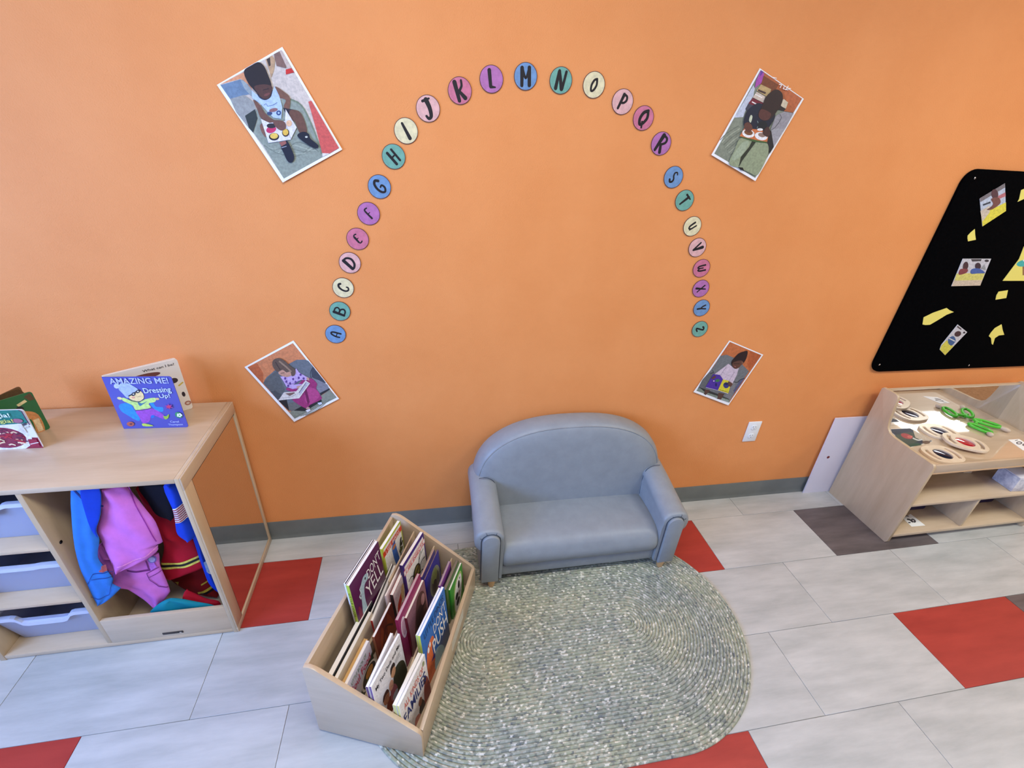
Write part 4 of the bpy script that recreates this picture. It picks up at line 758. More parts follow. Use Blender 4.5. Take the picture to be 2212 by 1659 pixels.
lbox('mirror_gasket', (-0.8845, -0.413, 0.7085), (-0.8815, -0.028, 0.711), M((30, 26, 24), 0.7), bevel=0); lbox('mirror_gasket', (-0.8845, -0.413, 0.026), (-0.8815, -0.4108, 0.711), M((30, 26, 24), 0.7), bevel=0)

# trays
MT = bpy.data.materials.new('translucent_tray_plastic'); MT.use_nodes = True; tb = MT.node_tree.nodes['Principled BSDF']
tb.inputs['Base Color'].default_value = lin((206, 212, 236)); tb.inputs['Roughness'].default_value = 0.3; tb.inputs['Transmission Weight'].default_value = 0.45; tb.inputs['IOR'].default_value = 1.25
MTR = M((196, 202, 224), 0.35)
def tray(label, zs, zr, dip):
    t = thing('storage_tray', (-1.4755, -0.24, zs), label, 'tray', 'translucent trays in the left cabinet')
    h = zr-zs; a0, a1 = 0.150, 0.136; y0, y1 = -0.200, 0.195; th = 0.002
    def ring(ax_, ya, yb, z_): return [(-ax_, ya, z_), (ax_, ya, z_), (ax_, yb, z_), (-ax_, yb, z_)]
    V = ring(a1, y0+0.042, y1-0.03, 0.001) + ring(a0-0.004, y0+0.006, y1-0.004, h-0.012) + ring(a0-0.006, y0+0.008, y1-0.006, h-0.012) + ring(a1-0.002, y0+0.044, y1-0.032, 0.003)
    F = [(3, 2, 1, 0)] + [(i, (i+1) % 4, 4+(i+1) % 4, 4+i) for i in range(4)] + [(4+i, 4+(i+1) % 4, 8+(i+1) % 4, 8+i) for i in range(4)] + [(8+i, 8+(i+1) % 4, 12+(i+1) % 4, 12+i) for i in range(4)] + [(12, 13, 14, 15)]
    obj('tub', V, F, MT, t)
    # rim with a hand dip in the middle of the front
    xs_ = [-0.150, -0.095, -0.082, -0.066, -0.052, 0.052, 0.066, 0.082, 0.095, 0.150]; dz = [0, 0, -.15, -.85, -1, -1, -.85, -.15, 0, 0]
    V = []; F = []
    for x, d in zip(xs_, dz):
        zz = h + d*dip
        V += [(x, y0, zz), (x, y0-0.002, zz-0.013), (x, y0+0.001, zz-0.013), (x, y0+0.014, zz-0.002), (x, y0+0.014, zz)]
    for i in range(len(xs_)-1):
        for k in range(5): l = (k+1) % 5; F.append((i*5+k, i*5+l, (i+1)*5+l, (i+1)*5+k))
    F += [(0, 1, 2, 3, 4), tuple(45+k for k in (4, 3, 2, 1, 0))]
    obj('front_rim', V, F, MTR, t)
    for s in (-1, 1): box('side_rim', (min(s*0.140, s*0.153), y0+0.002, h-0.008), (max(s*0.140, s*0.153), y1, h-0.001), MTR, t, bevel=0.001)
    return t
tray('translucent tray on the top shelf of the left cabinet', 0.516, 0.686, 0.030)
tray('translucent tray on the middle shelf of the left cabinet', 0.268, 0.424, 0.004)
tray('translucent tray on the bottom of the left cabinet', 0.022, 0.184, 0.030)

# dress-up clothes
zc = zoomer(140, 1030, 4.8806)
def fabric(name, rgb, rough=0.75, d=0.93): return mottled(name, tuple(v*d for v in rgb), rgb, (14, 14, 14), rough, 0.25, 120, spec=0.25)
FAB_BLUE = fabric('light_blue_cotton', (52, 126, 214)); FAB_PINK = fabric('orchid_pink_cotton', (226, 122, 208)); FAB_RED = fabric('red_cotton', (196, 20, 46)); FAB_NAVY = fabric('royal_blue_cotton', (16, 62, 190)); FAB_BLK = fabric('black_cloth', (20, 22, 38)); FAB_TEAL = fabric('teal_cloth', (16, 132, 146)); FAB_DRED = fabric('dark_red_cloth', (140, 22, 24))
class Garment:
    def __init__(s, outline, y0, depth=0.012, amp=0.006, freq=3.0, seed=0, slant=0.0, xlim=(-1.295, -0.9035), zlim=(0.026, 0.738)):
        P = [on(*zc(*p), 1, y0) for p in outline]
        s.P = [(min(max(p.x, xlim[0]), xlim[1]), min(max(p.z, zlim[0]), zlim[1])) for p in P]; s.P = [(p.x, p.y) for p in catmull([(a, b, 0) for a, b in s.P], 3)]
        s.P = [(min(max(a, xlim[0]), xlim[1]), min(max(b, zlim[0]), zlim[1])) for a, b in s.P]
        s.y0, s.d, s.amp, s.freq, s.slant = y0, depth, amp, freq, slant; s.ph = seed*1.7
        s.z0 = min(p[1] for p in s.P); s.z1 = max(p[1] for p in s.P)
    def span(s, z_):
        X = []; n = len(s.P)
        for i in range(n):
            (xa, za_), (xb, zb2) = s.P[i], s.P[(i+1) % n]
            if (za_ <= z_ < zb2) or (zb2 <= z_ < za_): X.append(xa+(xb-xa)*(z_-za_)/(zb2-za_))
        return (min(X), max(X)) if X else None
    def front(s, x, z_, sp=None):
        sp = sp or s.span(z_)
        if not sp: return s.y0
        w = max(sp[1]-sp[0], 1e-4); q = min(max((x-sp[0])/w, 0), 1); e = (4*q*(1-q))**0.5
        f = math.sin((q*s.freq + s.ph + s.slant*(z_-s.z0)/max(s.z1-s.z0, 1e-4))*math.pi*2)*0.6 + math.sin((x*31+z_*23+s.ph)*2.1)*0.4
        return s.y0 - e*(s.d + s.amp*f)
    def build(s, name, mat, parent=None, off=(0, 0, 0), rows=44, cols=22):
        V = []; F = []
        zs = [s.z0+(s.z1-s.z0)*(0.004+0.992*i/(rows-1)) for i in range(rows)]; cnt = 2*cols
        for z_ in zs:
            sp = s.span(z_) or (0, 0)
            for k in range(cols+1): q = 0.5-0.5*math.cos(math.pi*k/cols); x = sp[0]+(sp[1]-sp[0])*q; V.append((x, s.front(x, z_, sp), z_))
            for k in range(cols-1, 0, -1): q = 0.5-0.5*math.cos(math.pi*k/cols); x = sp[0]+(sp[1]-sp[0])*q; V.append((x, s.y0+0.5*(s.y0-s.front(x, z_, sp)), z_))
        for i in range(rows-1):
            for k in range(cnt): l = (k+1) % cnt; F.append((i*cnt+k, i*cnt+l, (i+1)*cnt+l, (i+1)*cnt+k))
        F.append(tuple(range(cnt))[::-1]); F.append(tuple((rows-1)*cnt+k for k in range(cnt)))
        return obj(name, V, F, mat, parent, off, smooth=70)
    def flat(s, off=(0, 0, 0), lift=0.0012):
        def f(x, y, l):
            p = on(*zc(x, y), 1, s.y0-s.d*0.8); return (p.x-off[0], s.front(p.x, p.z)-lift-l-off[1], p.z-off[2])
        return Flat(f, 0.0002)
def sub(pts, n=8):
    out = []
    for a, b in zip(pts[:-1], pts[1:]): out += [(a[0]+(b[0]-a[0])*k/n, a[1]+(b[1]-a[1])*k/n) for k in range(n)]
    return out + [pts[-1]]
GL = 'dress-up clothes hanging in the cabinet'
GO = (-1.22, -0.42, 0.2); t = thing('dress_up_smock', GO, 'light blue dress-up smock with a pocket hanging beside the divider', 'costume', GL)
g = Garment([(62, 150), (130, 90), (362, 92), (378, 390), (330, 560), (366, 660), (348, 840), (412, 945), (505, 1065), (505, 1135), (592, 1160), (560, 1205), (470, 1290), (370, 1345), (270, 1332), (225, 1110), (150, 930), (90, 640)], -0.443, 0.007, 0.003, 1.6, 1, 0.5)
bo = g.build('body', FAB_BLUE, t, GO); fz = g.flat(GO)
LBL = (14, 40, 120)
for p, w in (([(80, 120), (240, 300), (400, 320)], 16), ([(300, 1022), (500, 1008)], 6), ([(290, 1076), (490, 1060)], 5), ([(300, 1022), (235, 1140)], 5), ([(268, 1278), (380, 1276), (470, 1240), (520, 1010)], 5)): fz.stroke(sub(p), w, LBL)
fz.build('printed_pocket', bo); fz = g.flat(GO); fz.poly([(360, 1000), (385, 945), (425, 935), (440, 1000), (400, 1008)], (176, 84, 84)); fz.build('printed_badge', bo)
g = Garment([(150, 92), (355, 94), (372, 390), (326, 560), (350, 640), (280, 560), (220, 400)], -0.4515, 0.0015, 0.0003, 1.0, 2); g.build('fold', FAB_NAVY, t, GO)

GO = (-1.10, -0.37, 0.16); t = thing('dress_up_coat', GO, 'pink dress-up doctor coat with printed stethoscope hanging in the cabinet', 'costume', GL)
g2 = Garment([(390, 690), (600, 880), (900, 840), (990, 800), (1005, 930), (1060, 1060), (1105, 1180), (1100, 1230), (975, 1362), (830, 1280), (620, 1155), (580, 1165), (510, 1130), (515, 1060), (420, 940), (355, 840)], -0.392, 0.014, 0.005, 1.8, 3, 0.4)
bo = g2.build('body', FAB_PINK, t, GO); f2 = g2.flat(GO); LP = (116, 24, 110)
for p, w in (([(662, 978), (760, 985), (900, 985)], 16), ([(850, 890), (880, 970), (900, 990)], 12), ([(862, 1016), (985, 965)], 6), ([(885, 1060), (1010, 1005)], 5), ([(870, 1018), (900, 1090), (990, 1160), (1080, 1178)], 7)): f2.stroke(sub(p), w, LP)
f2.poly([(880, 900), (935, 900), (965, 960), (905, 990)], (196, 110, 214)); f2.ell(918, 872, 46, 40, (128, 110, 190)); f2.ell(918, 872, 34, 28, (176, 176, 222)); f2.build('printed_stethoscope', bo)
g3 = Garment([(365, 90), (620, 90), (740, 200), (860, 350), (960, 480), (1025, 660), (1030, 690), (965, 705), (985, 770), (870, 860), (700, 930), (540, 978), (450, 800), (380, 650), (335, 560), (385, 390), (370, 220)], -0.420, 0.020, 0.006, 1.4, 4, 0.9)
bo = g3.build('sleeve', FAB_PINK, t, GO); f3 = g3.flat(GO); f3.stroke(sub([(560, 940), (700, 895), (860, 830), (960, 760)], 6), 12, (240, 140, 200)); f3.build('cuff_stitching', bo); f3 = g3.flat(GO); f3.stroke(sub([(640, 130), (800, 420), (960, 690)], 10), 9, (160, 40, 150)); f3.build('seam', bo)

GO = (-1.0, -0.34, 0.2); t = thing('dress_up_tunic', GO, 'red dress-up firefighter coat with yellow and black striped hem', 'costume', GL)
g = Garment([(770, 90), (960, 250), (1150, 300), (1190, 600), (1340, 640), (1430, 840), (1455, 960), (1060, 1058), (1010, 930), (1040, 800), (1030, 660), (860, 350)], -0.345, 0.016, 0.004, 1.2, 5)
bo = g.build('body', FAB_RED, t, GO); fz = g.flat(GO)
for dy, w, c in ((0, 20, (238, 222, 96)), (22, 22, (22, 20, 26)), (44, 20, (238, 222, 96))): fz.stroke(sub([(1010, 930+dy), (1120, 918+dy), (1280, 885+dy), (1432, 850+dy)], 6), w, c)
fz.build('striped_hem', bo)
GO = (-0.98, -0.3, 0.15); t = thing('dress_up_trousers', GO, 'dark red dress-up trousers with yellow trim low in the cabinet', 'costume', GL)
g = Garment([(1100, 1030), (1440, 940), (1520, 1080), (1600, 1180), (1625, 1240), (1400, 1225), (1230, 1160)], -0.315, 0.014, 0.004, 1.5, 6); g.build('body', FAB_DRED, t, GO); fz = g.flat(GO)
fz.stroke(sub([(1405, 1222), (1570, 1165)], 5), 22, (214, 190, 60)); fz.stroke(sub([(1440, 1232), (1590, 1185)], 5), 18, (24, 22, 26)); fz.stroke(sub([(1440, 1135), (1500, 1112)], 4), 14, (206, 176, 60)); fz.poly([(1160, 1105), (1205, 1100), (1195, 1140)], (214, 190, 60)); fz.build('yellow_trim', t)
o = Garment([(775, 90), (1050, 90), (1110, 200), (1152, 430), (1060, 424), (960, 390), (880, 270)], -0.385, 0.010, 0.002, 1.0, 7).build('dress_up_cape', FAB_BLK, None); tag(o, 'black dress-up cape hung over the red coat', 'costume', GL)
GO = (-0.95, -0.38, 0.3); t = thing('dress_up_jumpsuit', GO, 'royal blue dress-up astronaut suit with a striped flag patch', 'costume', GL)
g = Garment([(1040, 90), (1200, 90), (1290, 400), (1385, 560), (1370, 630), (1290, 652), (1190, 600), (1165, 470), (1140, 330)], -0.405, 0.016, 0.004, 1.0, 8); bo = g.build('sleeve', FAB_NAVY, t, GO); fz = g.flat(GO, 0.0035)
A, B_, C_, D_ = (1142, 330), (1255, 285), (1292, 435), (1170, 482)
def lerp(a, b, k): return (a[0]+(b[0]-a[0])*k, a[1]+(b[1]-a[1])*k)
for k in range(14): s0 = (k+0.5)/14; fz.stroke(sub([lerp(A, D_, s0), lerp(B_, C_, s0)], 8), 15, (244, 240, 240))
for k in range(7): s0 = (k+0.5)/7; fz.stroke(sub([lerp(A, D_, s0), lerp(B_, C_, s0)], 8), 10, (160, 30, 60))
fz.build('flag_patch', bo)
g = Garment([(1345, 600), (1400, 580), (1480, 880), (1580, 1080), (1640, 1190), (1600, 1192), (1520, 1110), (1460, 960), (1420, 840)], -0.352, 0.010, 0.003, 1.0, 9); g.build('leg', FAB_NAVY, t, GO); fz = g.flat(GO); fz.poly([(1465, 900), (1500, 890), (1545, 1010), (1500, 1000)], (150, 176, 214)); fz.stroke(sub([(1500, 990), (1560, 1050)], 5), 14, (206, 216, 236)); fz.build('badge', t)
o = Garment([(895, 1440), (950, 1370), (1060, 1300), (1200, 1288), (1400, 1320), (1560, 1350), (1600, 1400), (1400, 1500), (950, 1500)], -0.425, 0.012, 0.004, 1.3, 10, zlim=(0.024, 0.3)).build('folded_cloth', FAB_TEAL, None); tag(o, 'teal cloth crumpled on the cabinet floor under the costumes', 'cloth', 'cloths on the cabinet floor')
o = Garment([(1250, 1240), (1310, 1215), (1500, 1290), (1625, 1315), (1640, 1380), (1560, 1500), (1260, 1500)], -0.385, 0.022, 0.005, 1.4, 11, zlim=(0.024, 0.3)).build('folded_cloth', FAB_RED, None); tag(o, 'red cloth crumpled on the cabinet floor behind the teal one', 'cloth', 'cloths on the cabinet floor')

# ---------------- books standing open on the left cabinet
def leaf(name, parent, a, b, z0, z1, th, mat, r=0.008, smooth=40):
    """upright board from a to b (local xy), rounded free corners"""
    a = Vector((a[0], a[1], 0)); b = Vector((b[0], b[1], 0)); ex = (b-a); w = ex.length; ex.normalize(); nr = Vector((ex.y, -ex.x, 0)); H = z1-z0
    pl_ = [(0, 0)] + [(w-r+r*math.cos(t_), r-r*math.sin(t_)) for t_ in [math.pi/2*(1-k/5) for k in range(6)]] + [(w-r+r*math.cos(t_), H-r+r*math.sin(t_)) for t_ in [math.pi/2*k/5 for k in range(6)]] + [(0, H)]
    n = len(pl_); V = [tuple(a+ex*x+Vector((0, 0, z0+y))) for x, y in pl_] + [tuple(a+ex*x+Vector((0, 0, z0+y))-nr*th) for x, y in pl_]
    o = obj(name, V, [tuple(range(n)), tuple(range(2*n-1, n-1, -1))] + [(i, n+i, n+(i+1) % n, (i+1) % n) for i in range(n)], mat, parent)
    return o, a, ex, nr, w, H
ZC = 0.7575
am = thing('board_book', (-1.175, -0.170, ZC), 'blue board book titled AMAZING ME! Dressing Up! standing open on the cabinet', 'book')
o, a, ex, nr, w, H = leaf('front_cover', am, (0, 0), (0.206, -0.010), 0, 0.203, 0.0022, M((82, 84, 172), 0.35))
zk = zoomer(200, 750, 8.733)
def amf(x, y, l):
    p = on(*zk(x, y), 1, -0.1755); s = (p.x+1.175)/0.206; return tuple(a + ex*(s*w) + Vector((0, 0, p.z-ZC)) + nr*(0.0001+l))
F = Flat(amf, 0.0001)
F.poly([(480, 1120), (560, 1070), (700, 1080), (770, 1180), (850, 1290), (890, 1370), (830, 1395), (640, 1290), (530, 1220)], (44, 140, 224), 4); F.poly([(1080, 1060), (1150, 1050), (1200, 1120), (1330, 1130), (1325, 1210), (1200, 1190)], (44, 140, 224), 4); F.poly([(1090, 1290), (1140, 1270), (1170, 1310), (1110, 1340)], (36, 110, 210), 4)
F.poly([(820, 1200), (1100, 1150), (1330, 1260), (1355, 1350), (1280, 1330), (1120, 1280), (1070, 1400), (950, 1440), (880, 1330)], (156, 76, 186), 4); F.poly([(560, 960), (700, 1000), (880, 1030), (1000, 980), (1180, 950), (1185, 1025), (1060, 1060), (1100, 1140), (960, 1170), (810, 1190), (740, 1100), (560, 1020)], (196, 226, 128), 4); F.stroke([(810, 1200), (960, 1185), (1105, 1150)], 16, (92, 60, 110)); F.ell(500, 975, 50, 26, (226, 214, 150), .2); F.ell(1225, 970, 40, 22, (222, 190, 130)); F.poly([(850, 1040), (930, 1060), (1030, 1020), (960, 1070), (890, 1110)], (62, 120, 150), 4)
F.poly([(480, 790), (520, 690), (640, 680), (760, 730), (860, 800), (820, 850), (700, 940), (640, 960), (560, 880)], (170, 186, 222), 4); F.ell(445, 740, 55, 48, (196, 206, 232)); F.poly([(690, 930), (830, 840), (910, 830), (965, 900), (960, 970), (880, 1020), (780, 1010), (700, 980)], (244, 214, 150), 5); F.ell(765, 950, 36, 20, (226, 160, 130)); F.stroke([(672, 928), (760, 882), (830, 836), (898, 812)], 22, (28, 28, 38), 4); F.ell(772, 886, 46, 32, (28, 28, 38), -.5); F.ell(858, 832, 44, 30, (28, 28, 38), -.4); F.ell(772, 886, 18, 11, (240, 236, 220)); F.ell(858, 832, 18, 11, (240, 236, 220)); F.stroke([(860, 930), (910, 925)], 6, (150, 100, 80)); F.stroke([(660, 980), (760, 1020), (880, 1030), (970, 970)], 9, (40, 46, 60), 4)
F.poly([(1340, 1290), (1400, 1290), (1450, 1250), (1440, 1320), (1380, 1350)], (160, 196, 66), 3); F.poly([(940, 1440), (1060, 1450), (1150, 1485), (960, 1490)], (190, 214, 84), 3); F.ell(710, 1455, 72, 44, (186, 96, 72)); F.ell(720, 1455, 26, 18, (112, 50, 60)); F.ell(1640, 1262, 75, 52, (58, 140, 92), .4)
for k in range(5): F.ell(1655+34*math.cos(k*1.26), 1262+24*math.sin(k*1.26), 20, 15, (236, 242, 240))
for k in range(6): F.stroke([(1455, 1105), (1455+72*math.cos(k*1.05+.3), 1105+50*math.sin(k*1.05+.3))], 26, (150, 60, 150))
F.ell(1455, 1105, 40, 30, (206, 60, 110)); F.build('cover_art', o); fco = o
def amtext(s, x0, y0, x1, y1, mat, name='title_lettering', rot=0.0):
    P0 = Vector(amf(x0, y0, 0.0022)); hx = (Vector(amf(x1, y0, 0.0022))-P0).length; hy = (Vector(amf(x0, y1, 0.0022))-P0).z
    return text_part(name, s, fco, P0, ex*math.cos(rot)+Vector((0, 0, math.sin(rot))), Vector((0, 0, 1))*math.cos(rot)-ex*math.sin(rot), hx, hy, mat, 0, 0.012)
amtext('AMAZING ME!', 330, 705, 1470, 592, M((188, 198, 246), 0.5)); amtext('Dressing', 1000, 895, 1535, 765, M((206, 222, 236), 0.5), rot=0.05); amtext('Up!', 1290, 970, 1500, 872, M((206, 222, 236), 0.5), rot=0.04); amtext('Carol', 1480, 1412, 1650, 1375, M((190, 200, 240), 0.5), 'author_lettering'); amtext('Thompson', 1450, 1476, 1730, 1432, M((190, 200, 240), 0.5), 'author_lettering')
for i_, (bx_, by_, th_) in enumerate(((0.171, 0.120, 0.006), (0.163, 0.130, 0.003))):
    oo, a2, ex2, nr2, w2, H2 = leaf('page' if i_ == 0 else 'back_cover', am, (0.0005, 0.002+0.006*i_), (bx_, by_), 0, 0.205, th_, M((238, 228, 214), 0.55))
    if i_ == 0:
        Fq = Flat(lambda x, y, l: tuple(a2 + ex2*(x*w2) + Vector((0, 0, y*H2)) + nr2*(0.0001+l)), 0.0001)
        Fq.ell(.86, .62, .06, .05, (60, 44, 44)); Fq.build('page_art', oo); Fq = Flat(Fq.f, 0.0001); Fq.ell(.5, .82, .22, .05, (120, 70, 60)); Fq.build('page_art', oo); Fq = Flat(Fq.f, 0.0001); Fq.stroke([(.90, .50), (.98, .55)], .025, (214, 186, 70)); Fq.ell(.93, .32, .025, .05, (44, 34, 40)); Fq.ell(.95, .13, .05, .045, (176, 120, 100)); Fq.ell(.95, .13, .025, .02, (226, 206, 190)); Fq.build('page_art', oo)
        text_part('page_lettering', 'What can I be?', am, a2+ex2*(w2*.50)+Vector((0, 0, H2*.90))+nr2*0.0008, ex2, (0, 0, 1), w2*.44, 0.009, M((60, 50, 50), 0.6), 0, .01)
gb = thing('board_book', (-1.505, -0.255, ZC), 'green and maroon board book with a food plate cover standing open at the cabinet\'s left', 'book')
MG = M((28, 110, 90), 0.35)
for i_, (b2, h_, c) in enumerate((((0.147, -0.005), 0.146, (226, 222, 220)), ((0.098, 0.110), 0.146, (40, 104, 58)), ((0.040, 0.150), 0.146, (110, 84, 56)))):
    o, a, ex, nr, w, H = leaf(('front_cover', 'page', 'back_cover')[i_], gb, (0, 0.003*i_), b2, 0, h_, 0.003, M(c, 0.35))
    F = Flat(lambda x, y, l: tuple(a + ex*(x*w) + Vector((0, 0, y*H)) + nr*(0.0001+l)), 0.00004)
    if i_ == 0:
        F.poly([(0, .60), (.97, .66), (.97, .95), (.93, .99), (0, .99)], (26, 116, 100)); F.poly([(0, 0), (.99, 0), (.99, .28), (.6, .3), (.3, .08), (0, .1)], (140, 24, 50)); F.ell(.36, .28, .52, .34, (226, 222, 226)); F.ell(.36, .30, .42, .27, (132, 30, 58))
        rr = random.Random(5)
        for k in range(44): x, y = .36+rr.uniform(-.36, .36), .3+rr.uniform(-.2, .22); F.stroke([(x-.06, y+rr.uniform(-.03, .03)), (x, y+.02), (x+.06, y+rr.uniform(-.03, .03))], .032, rr.choice(((236, 206, 170), (226, 190, 150), (176, 30, 50), (96, 20, 50))), 3)
        F.ell(.80, .73, .10, .055, (158, 96, 112)); F.poly([(.76, .42), (.86, .42), (.84, .66), (.77, .66)], (214, 206, 190)); F.stroke([(.86, .55), (.95, .58)], .04, (200, 192, 170)); F.stroke([(.86, .62), (.93, .66)], .05, (60, 60, 70)); F.poly([(.78, .05), (.96, .05), (.96, .25), (.80, .25)], (150, 26, 54)); F.stroke([(.8, .12), (.97, .16)], .02, (226, 214, 210)); F.stroke([(.93, .99), (.975, .96), (.985, .62)], .022, (92, 26, 40))
        text_part('title_lettering', '\u00a1magia!', o, a+ex*(w*.21)+Vector((0, 0, H*.80))+nr*0.0034, ex, (0, 0, 1), w*.51, H*.13, M((232, 240, 240), 0.5), 0, .012); text_part('title_lettering', '\u00a1magia!', o, a+ex*(w*.22)+Vector((0, 0, H*.665))+nr*0.0034, ex, (0, 0, 1), w*.51, H*.12, M((206, 204, 96), 0.5), 0, .012)
    elif i_ == 1:
        F.poly([(.0, .62), (.4, .66), (.52, .55), (.3, .45), (0, .45)], (88, 34, 74), 4); F.poly([(.45, .62), (.75, .60), (.92, .42), (.9, .0), (.76, .0), (.78, .36), (.6, .48)], (206, 140, 82), 4); F.poly([(.80, .34), (.9, .34), (.88, .02), (.79, .02)], (232, 206, 160)); F.poly([(.68, .80), (.84, .86), (.86, .80), (.70, .74)], (222, 206, 150)); F.ell(.7, .68, .06, .07, (34, 40, 40)); F.poly([(.84, .92), (.96, .98), (.99, .8), (.9, .8)], (92, 70, 44)); F.poly([(.55, .5), (.75, .5), (.7, .4)], (70, 20, 24))
    else: F.poly([(.2, .3), (.9, .4), (.95, .95), (.1, .9)], (82, 66, 40), 3)
    F.build('cover_art', o)

# ================================================================ right cabinet
RO = (2.57, -0.22, 0)
rc = thing('display_cabinet', RO, 'low birch display cabinet with mirror back, open shelves and curved side panels', 'cabinet')
RXL, RXR = 2.123, 3.018
sp_ = [(-0.032, 0.0), (-0.032, 0.692), (-0.040, 0.700), (-0.108, 0.701), (-0.120, 0.694), (-0.126, 0.678), (-0.130, 0.63), (-0.138, 0.56), (-0.148, 0.527), (-0.170, 0.508), (-0.200, 0.502), (-0.400, 0.500), (-0.408, 0.494), (-0.412, 0.484), (-0.412, 0.012), (-0.404, 0.0)]
for xa in (RXL, RXR-0.017): prism('side_panel', sp_, 0, xa, xa+0.017, MAT_BIRCH_Z, rc, RO, bevel=0.002)
def rbox(n, a, b, m, **k): return box(n, a, b, m, rc, RO, **k)
xi0, xi1 = RXL+0.017, RXR-0.017; TZ = 0.463
rbox('back_panel', (xi0, -0.048, 0.035), (xi1, -0.034, 0.692), MAT_BIRCH_X)
rbox('mirror_back', (xi0, -0.0505, TZ+0.001), (xi1, -0.048, 0.684), MAT_MIRROR, bevel=0)
rbox('tabletop', (xi0, -0.400, TZ-0.014), (xi1, -0.048, TZ), MAT_TABLE, bevel=0)
rbox('front_lip', (xi0, -0.410, 0.452), (xi1, -0.398, 0.4965), MAT_BIRCH_X); rbox('lip_edge', (xi0, -0.4105, 0.444), (xi1, -0.398, 0.452), MAT_EDGE, bevel=0.001)
rbox('shelf', (xi0, -0.408, 0.240), (xi1, -0.048, 0.253), MAT_BIRCH_X); rbox('shelf', (xi0, -0.408, 0.034), (xi1, -0.048, 0.051), MAT_BIRCH_X)
rbox('divider', (2.567, -0.402, 0.051), (2.580, -0.048, 0.240), MAT_BIRCH_Z)

zq = zoomer(1890, 820, 6.8696)
def lens_board(label, cx, cy, z_, ang, mat, group, lab_lens):
    t = thing('lens_board', (cx, cy, z_), label, 'lens board', group, rotz=ang)
    cu = bpy.data.curves.new('outline', 'CURVE'); cu.dimensions = '2D'; cu.fill_mode = 'BOTH'; cu.extrude = 0.0055; cu.bevel_depth = 0.0008; cu.bevel_resolution = 1
    def spl(pts):
        s = cu.splines.new('POLY'); s.points.add(len(pts)-1); s.use_cyclic_u = True
        for p, c in zip(s.points, pts): p.co = (c[0], c[1], 0, 1)
    n = 48; out = []
    for k in range(n):
        a = 2*math.pi*k/n; c, q = math.cos(a), math.sin(a); out.append((0.090*math.copysign(abs(c)**0.70, c), 0.067*math.copysign(abs(q)**0.80, q)))
    spl(out); spl([(0.0400*math.cos(2*math.pi*k/28), 0.0410*math.sin(2*math.pi*k/28)) for k in range(28)])
    for s in (-1, 1):
        pts = []
        for k in range(9): v = -1+2*k/8; pts.append((s*(0.0750-0.013*v*v), 0.043*v))
        for k in range(8, -1, -1): v = -1+2*k/8; pts.append((s*(0.0555-0.010*v*v), 0.040*v))
        spl(pts)
    tmp = bpy.data.objects.new('tmp', cu); COL.objects.link(tmp)
    me = bpy.data.meshes.new_from_object(tmp.evaluated_get(bpy.context.evaluated_depsgraph_get())); bpy.data.objects.remove(tmp, do_unlink=True); bpy.data.curves.remove(cu)
    for v in me.vertices: v.co.z += 0.0063
    me.materials.clear(); me.materials.append(MAT_LB); link(bpy.data.objects.new('board', me), t)
    V, F = lathe([(0.0412, 0.001), (0.0412, 0.006), (0.032, 0.0075)], 28); ln = obj('lens', V, F, mat, t, smooth=30); ln['label'] = lab_lens
    return t
MAT_LB = wood('pale_maple', (224, 200, 168), (238, 218, 190), (30, 6, 6), 0.5)
RLENS = M((190, 16, 44), 0.06, coat_weight=1.0); CLENS = M((70, 72, 96), 0.03, metallic=0.7)
LG = 'wooden lens boards on the display cabinet'
q1 = on(*zq(1000, 1095), 2, TZ+0.012); lens_board('wooden lens board with clear lens nearest the left side panel', 2.305, -0.309, TZ, math.radians(-2), CLENS, LG, 'clear shiny lens')
q2 = on(*zq(1345, 930), 2, TZ+0.024); lens_board('wooden lens board with red lens lying on another board', 2.509, -0.249, TZ+0.0125, math.radians(-31), RLENS, LG, 'red lens')
q3 = on(*zq(1020, 830), 2, TZ+0.012); lens_board('wooden lens board half hidden under the red lens one', 2.495, -0.135, TZ, math.radians(-6), CLENS, LG, 'clear lens')
def card(name, label, cat, pts, z_, zf, draw=None, th=0.001, group=None):
    P = [on(*zf(*p), 2, z_+th) for p in pts]; c = sum(P, Vector())/len(P); n = len(P)
    V = [(p.x-c.x, p.y-c.y, th) for p in P] + [(p.x-c.x, p.y-c.y, 0) for p in P]
    o = obj(name, V, [tuple(range(n))[::-1], tuple(range(n, 2*n))] + [(i, (i+1) % n, n+(i+1) % n, n+i) for i in range(n)], MAT_PAPER, None); o.location = (c.x, c.y, z_); tag(o, label, cat, group)
    if draw:
        def f(x, y, l): p = on(*zf(x, y), 2, z_+th); return (p.x-c.x, p.y-c.y, th+l)
        F = Flat(f, 0.0001); draw(F); F.build('picture', o)
    return o
def dcard(F):
    F.poly([(195, 738), (520, 724), (850, 912), (512, 1004)], (40, 44, 62)); F.poly([(300, 830), (520, 780), (700, 850), (560, 960), (440, 960)], (66, 74, 62), 3); F.ell(470, 840, 90, 36, (170, 76, 76), .3); F.ell(520, 850, 40, 20, (206, 110, 100)); F.poly([(560, 740), (840, 900), (760, 930), (600, 860)], (196, 180, 160)); F.ell(760, 930, 60, 22, (110, 84, 66)); F.ell(340, 790, 50, 24, (26, 28, 46)); F.poly([(500, 960), (640, 940), (700, 970), (520, 1000)], (44, 74, 56)); F.stroke([(560, 870), (640, 900), (700, 890)], 20, (206, 206, 200), 4)
card('photo_card', 'glossy dark photo card with red figures on the display cabinet top', 'photo', [(190, 735), (525, 720), (855, 912), (510, 1008)], TZ, zq, dcard)
def dlab(F): F.ell(2140, 940, 45, 22, (90, 90, 96)); F.ell(2140, 940, 26, 12, (220, 216, 214)); F.ell(2215, 968, 30, 18, (120, 110, 110)); F.stroke([(2080, 905), (2120, 898)], 10, (120, 116, 118))
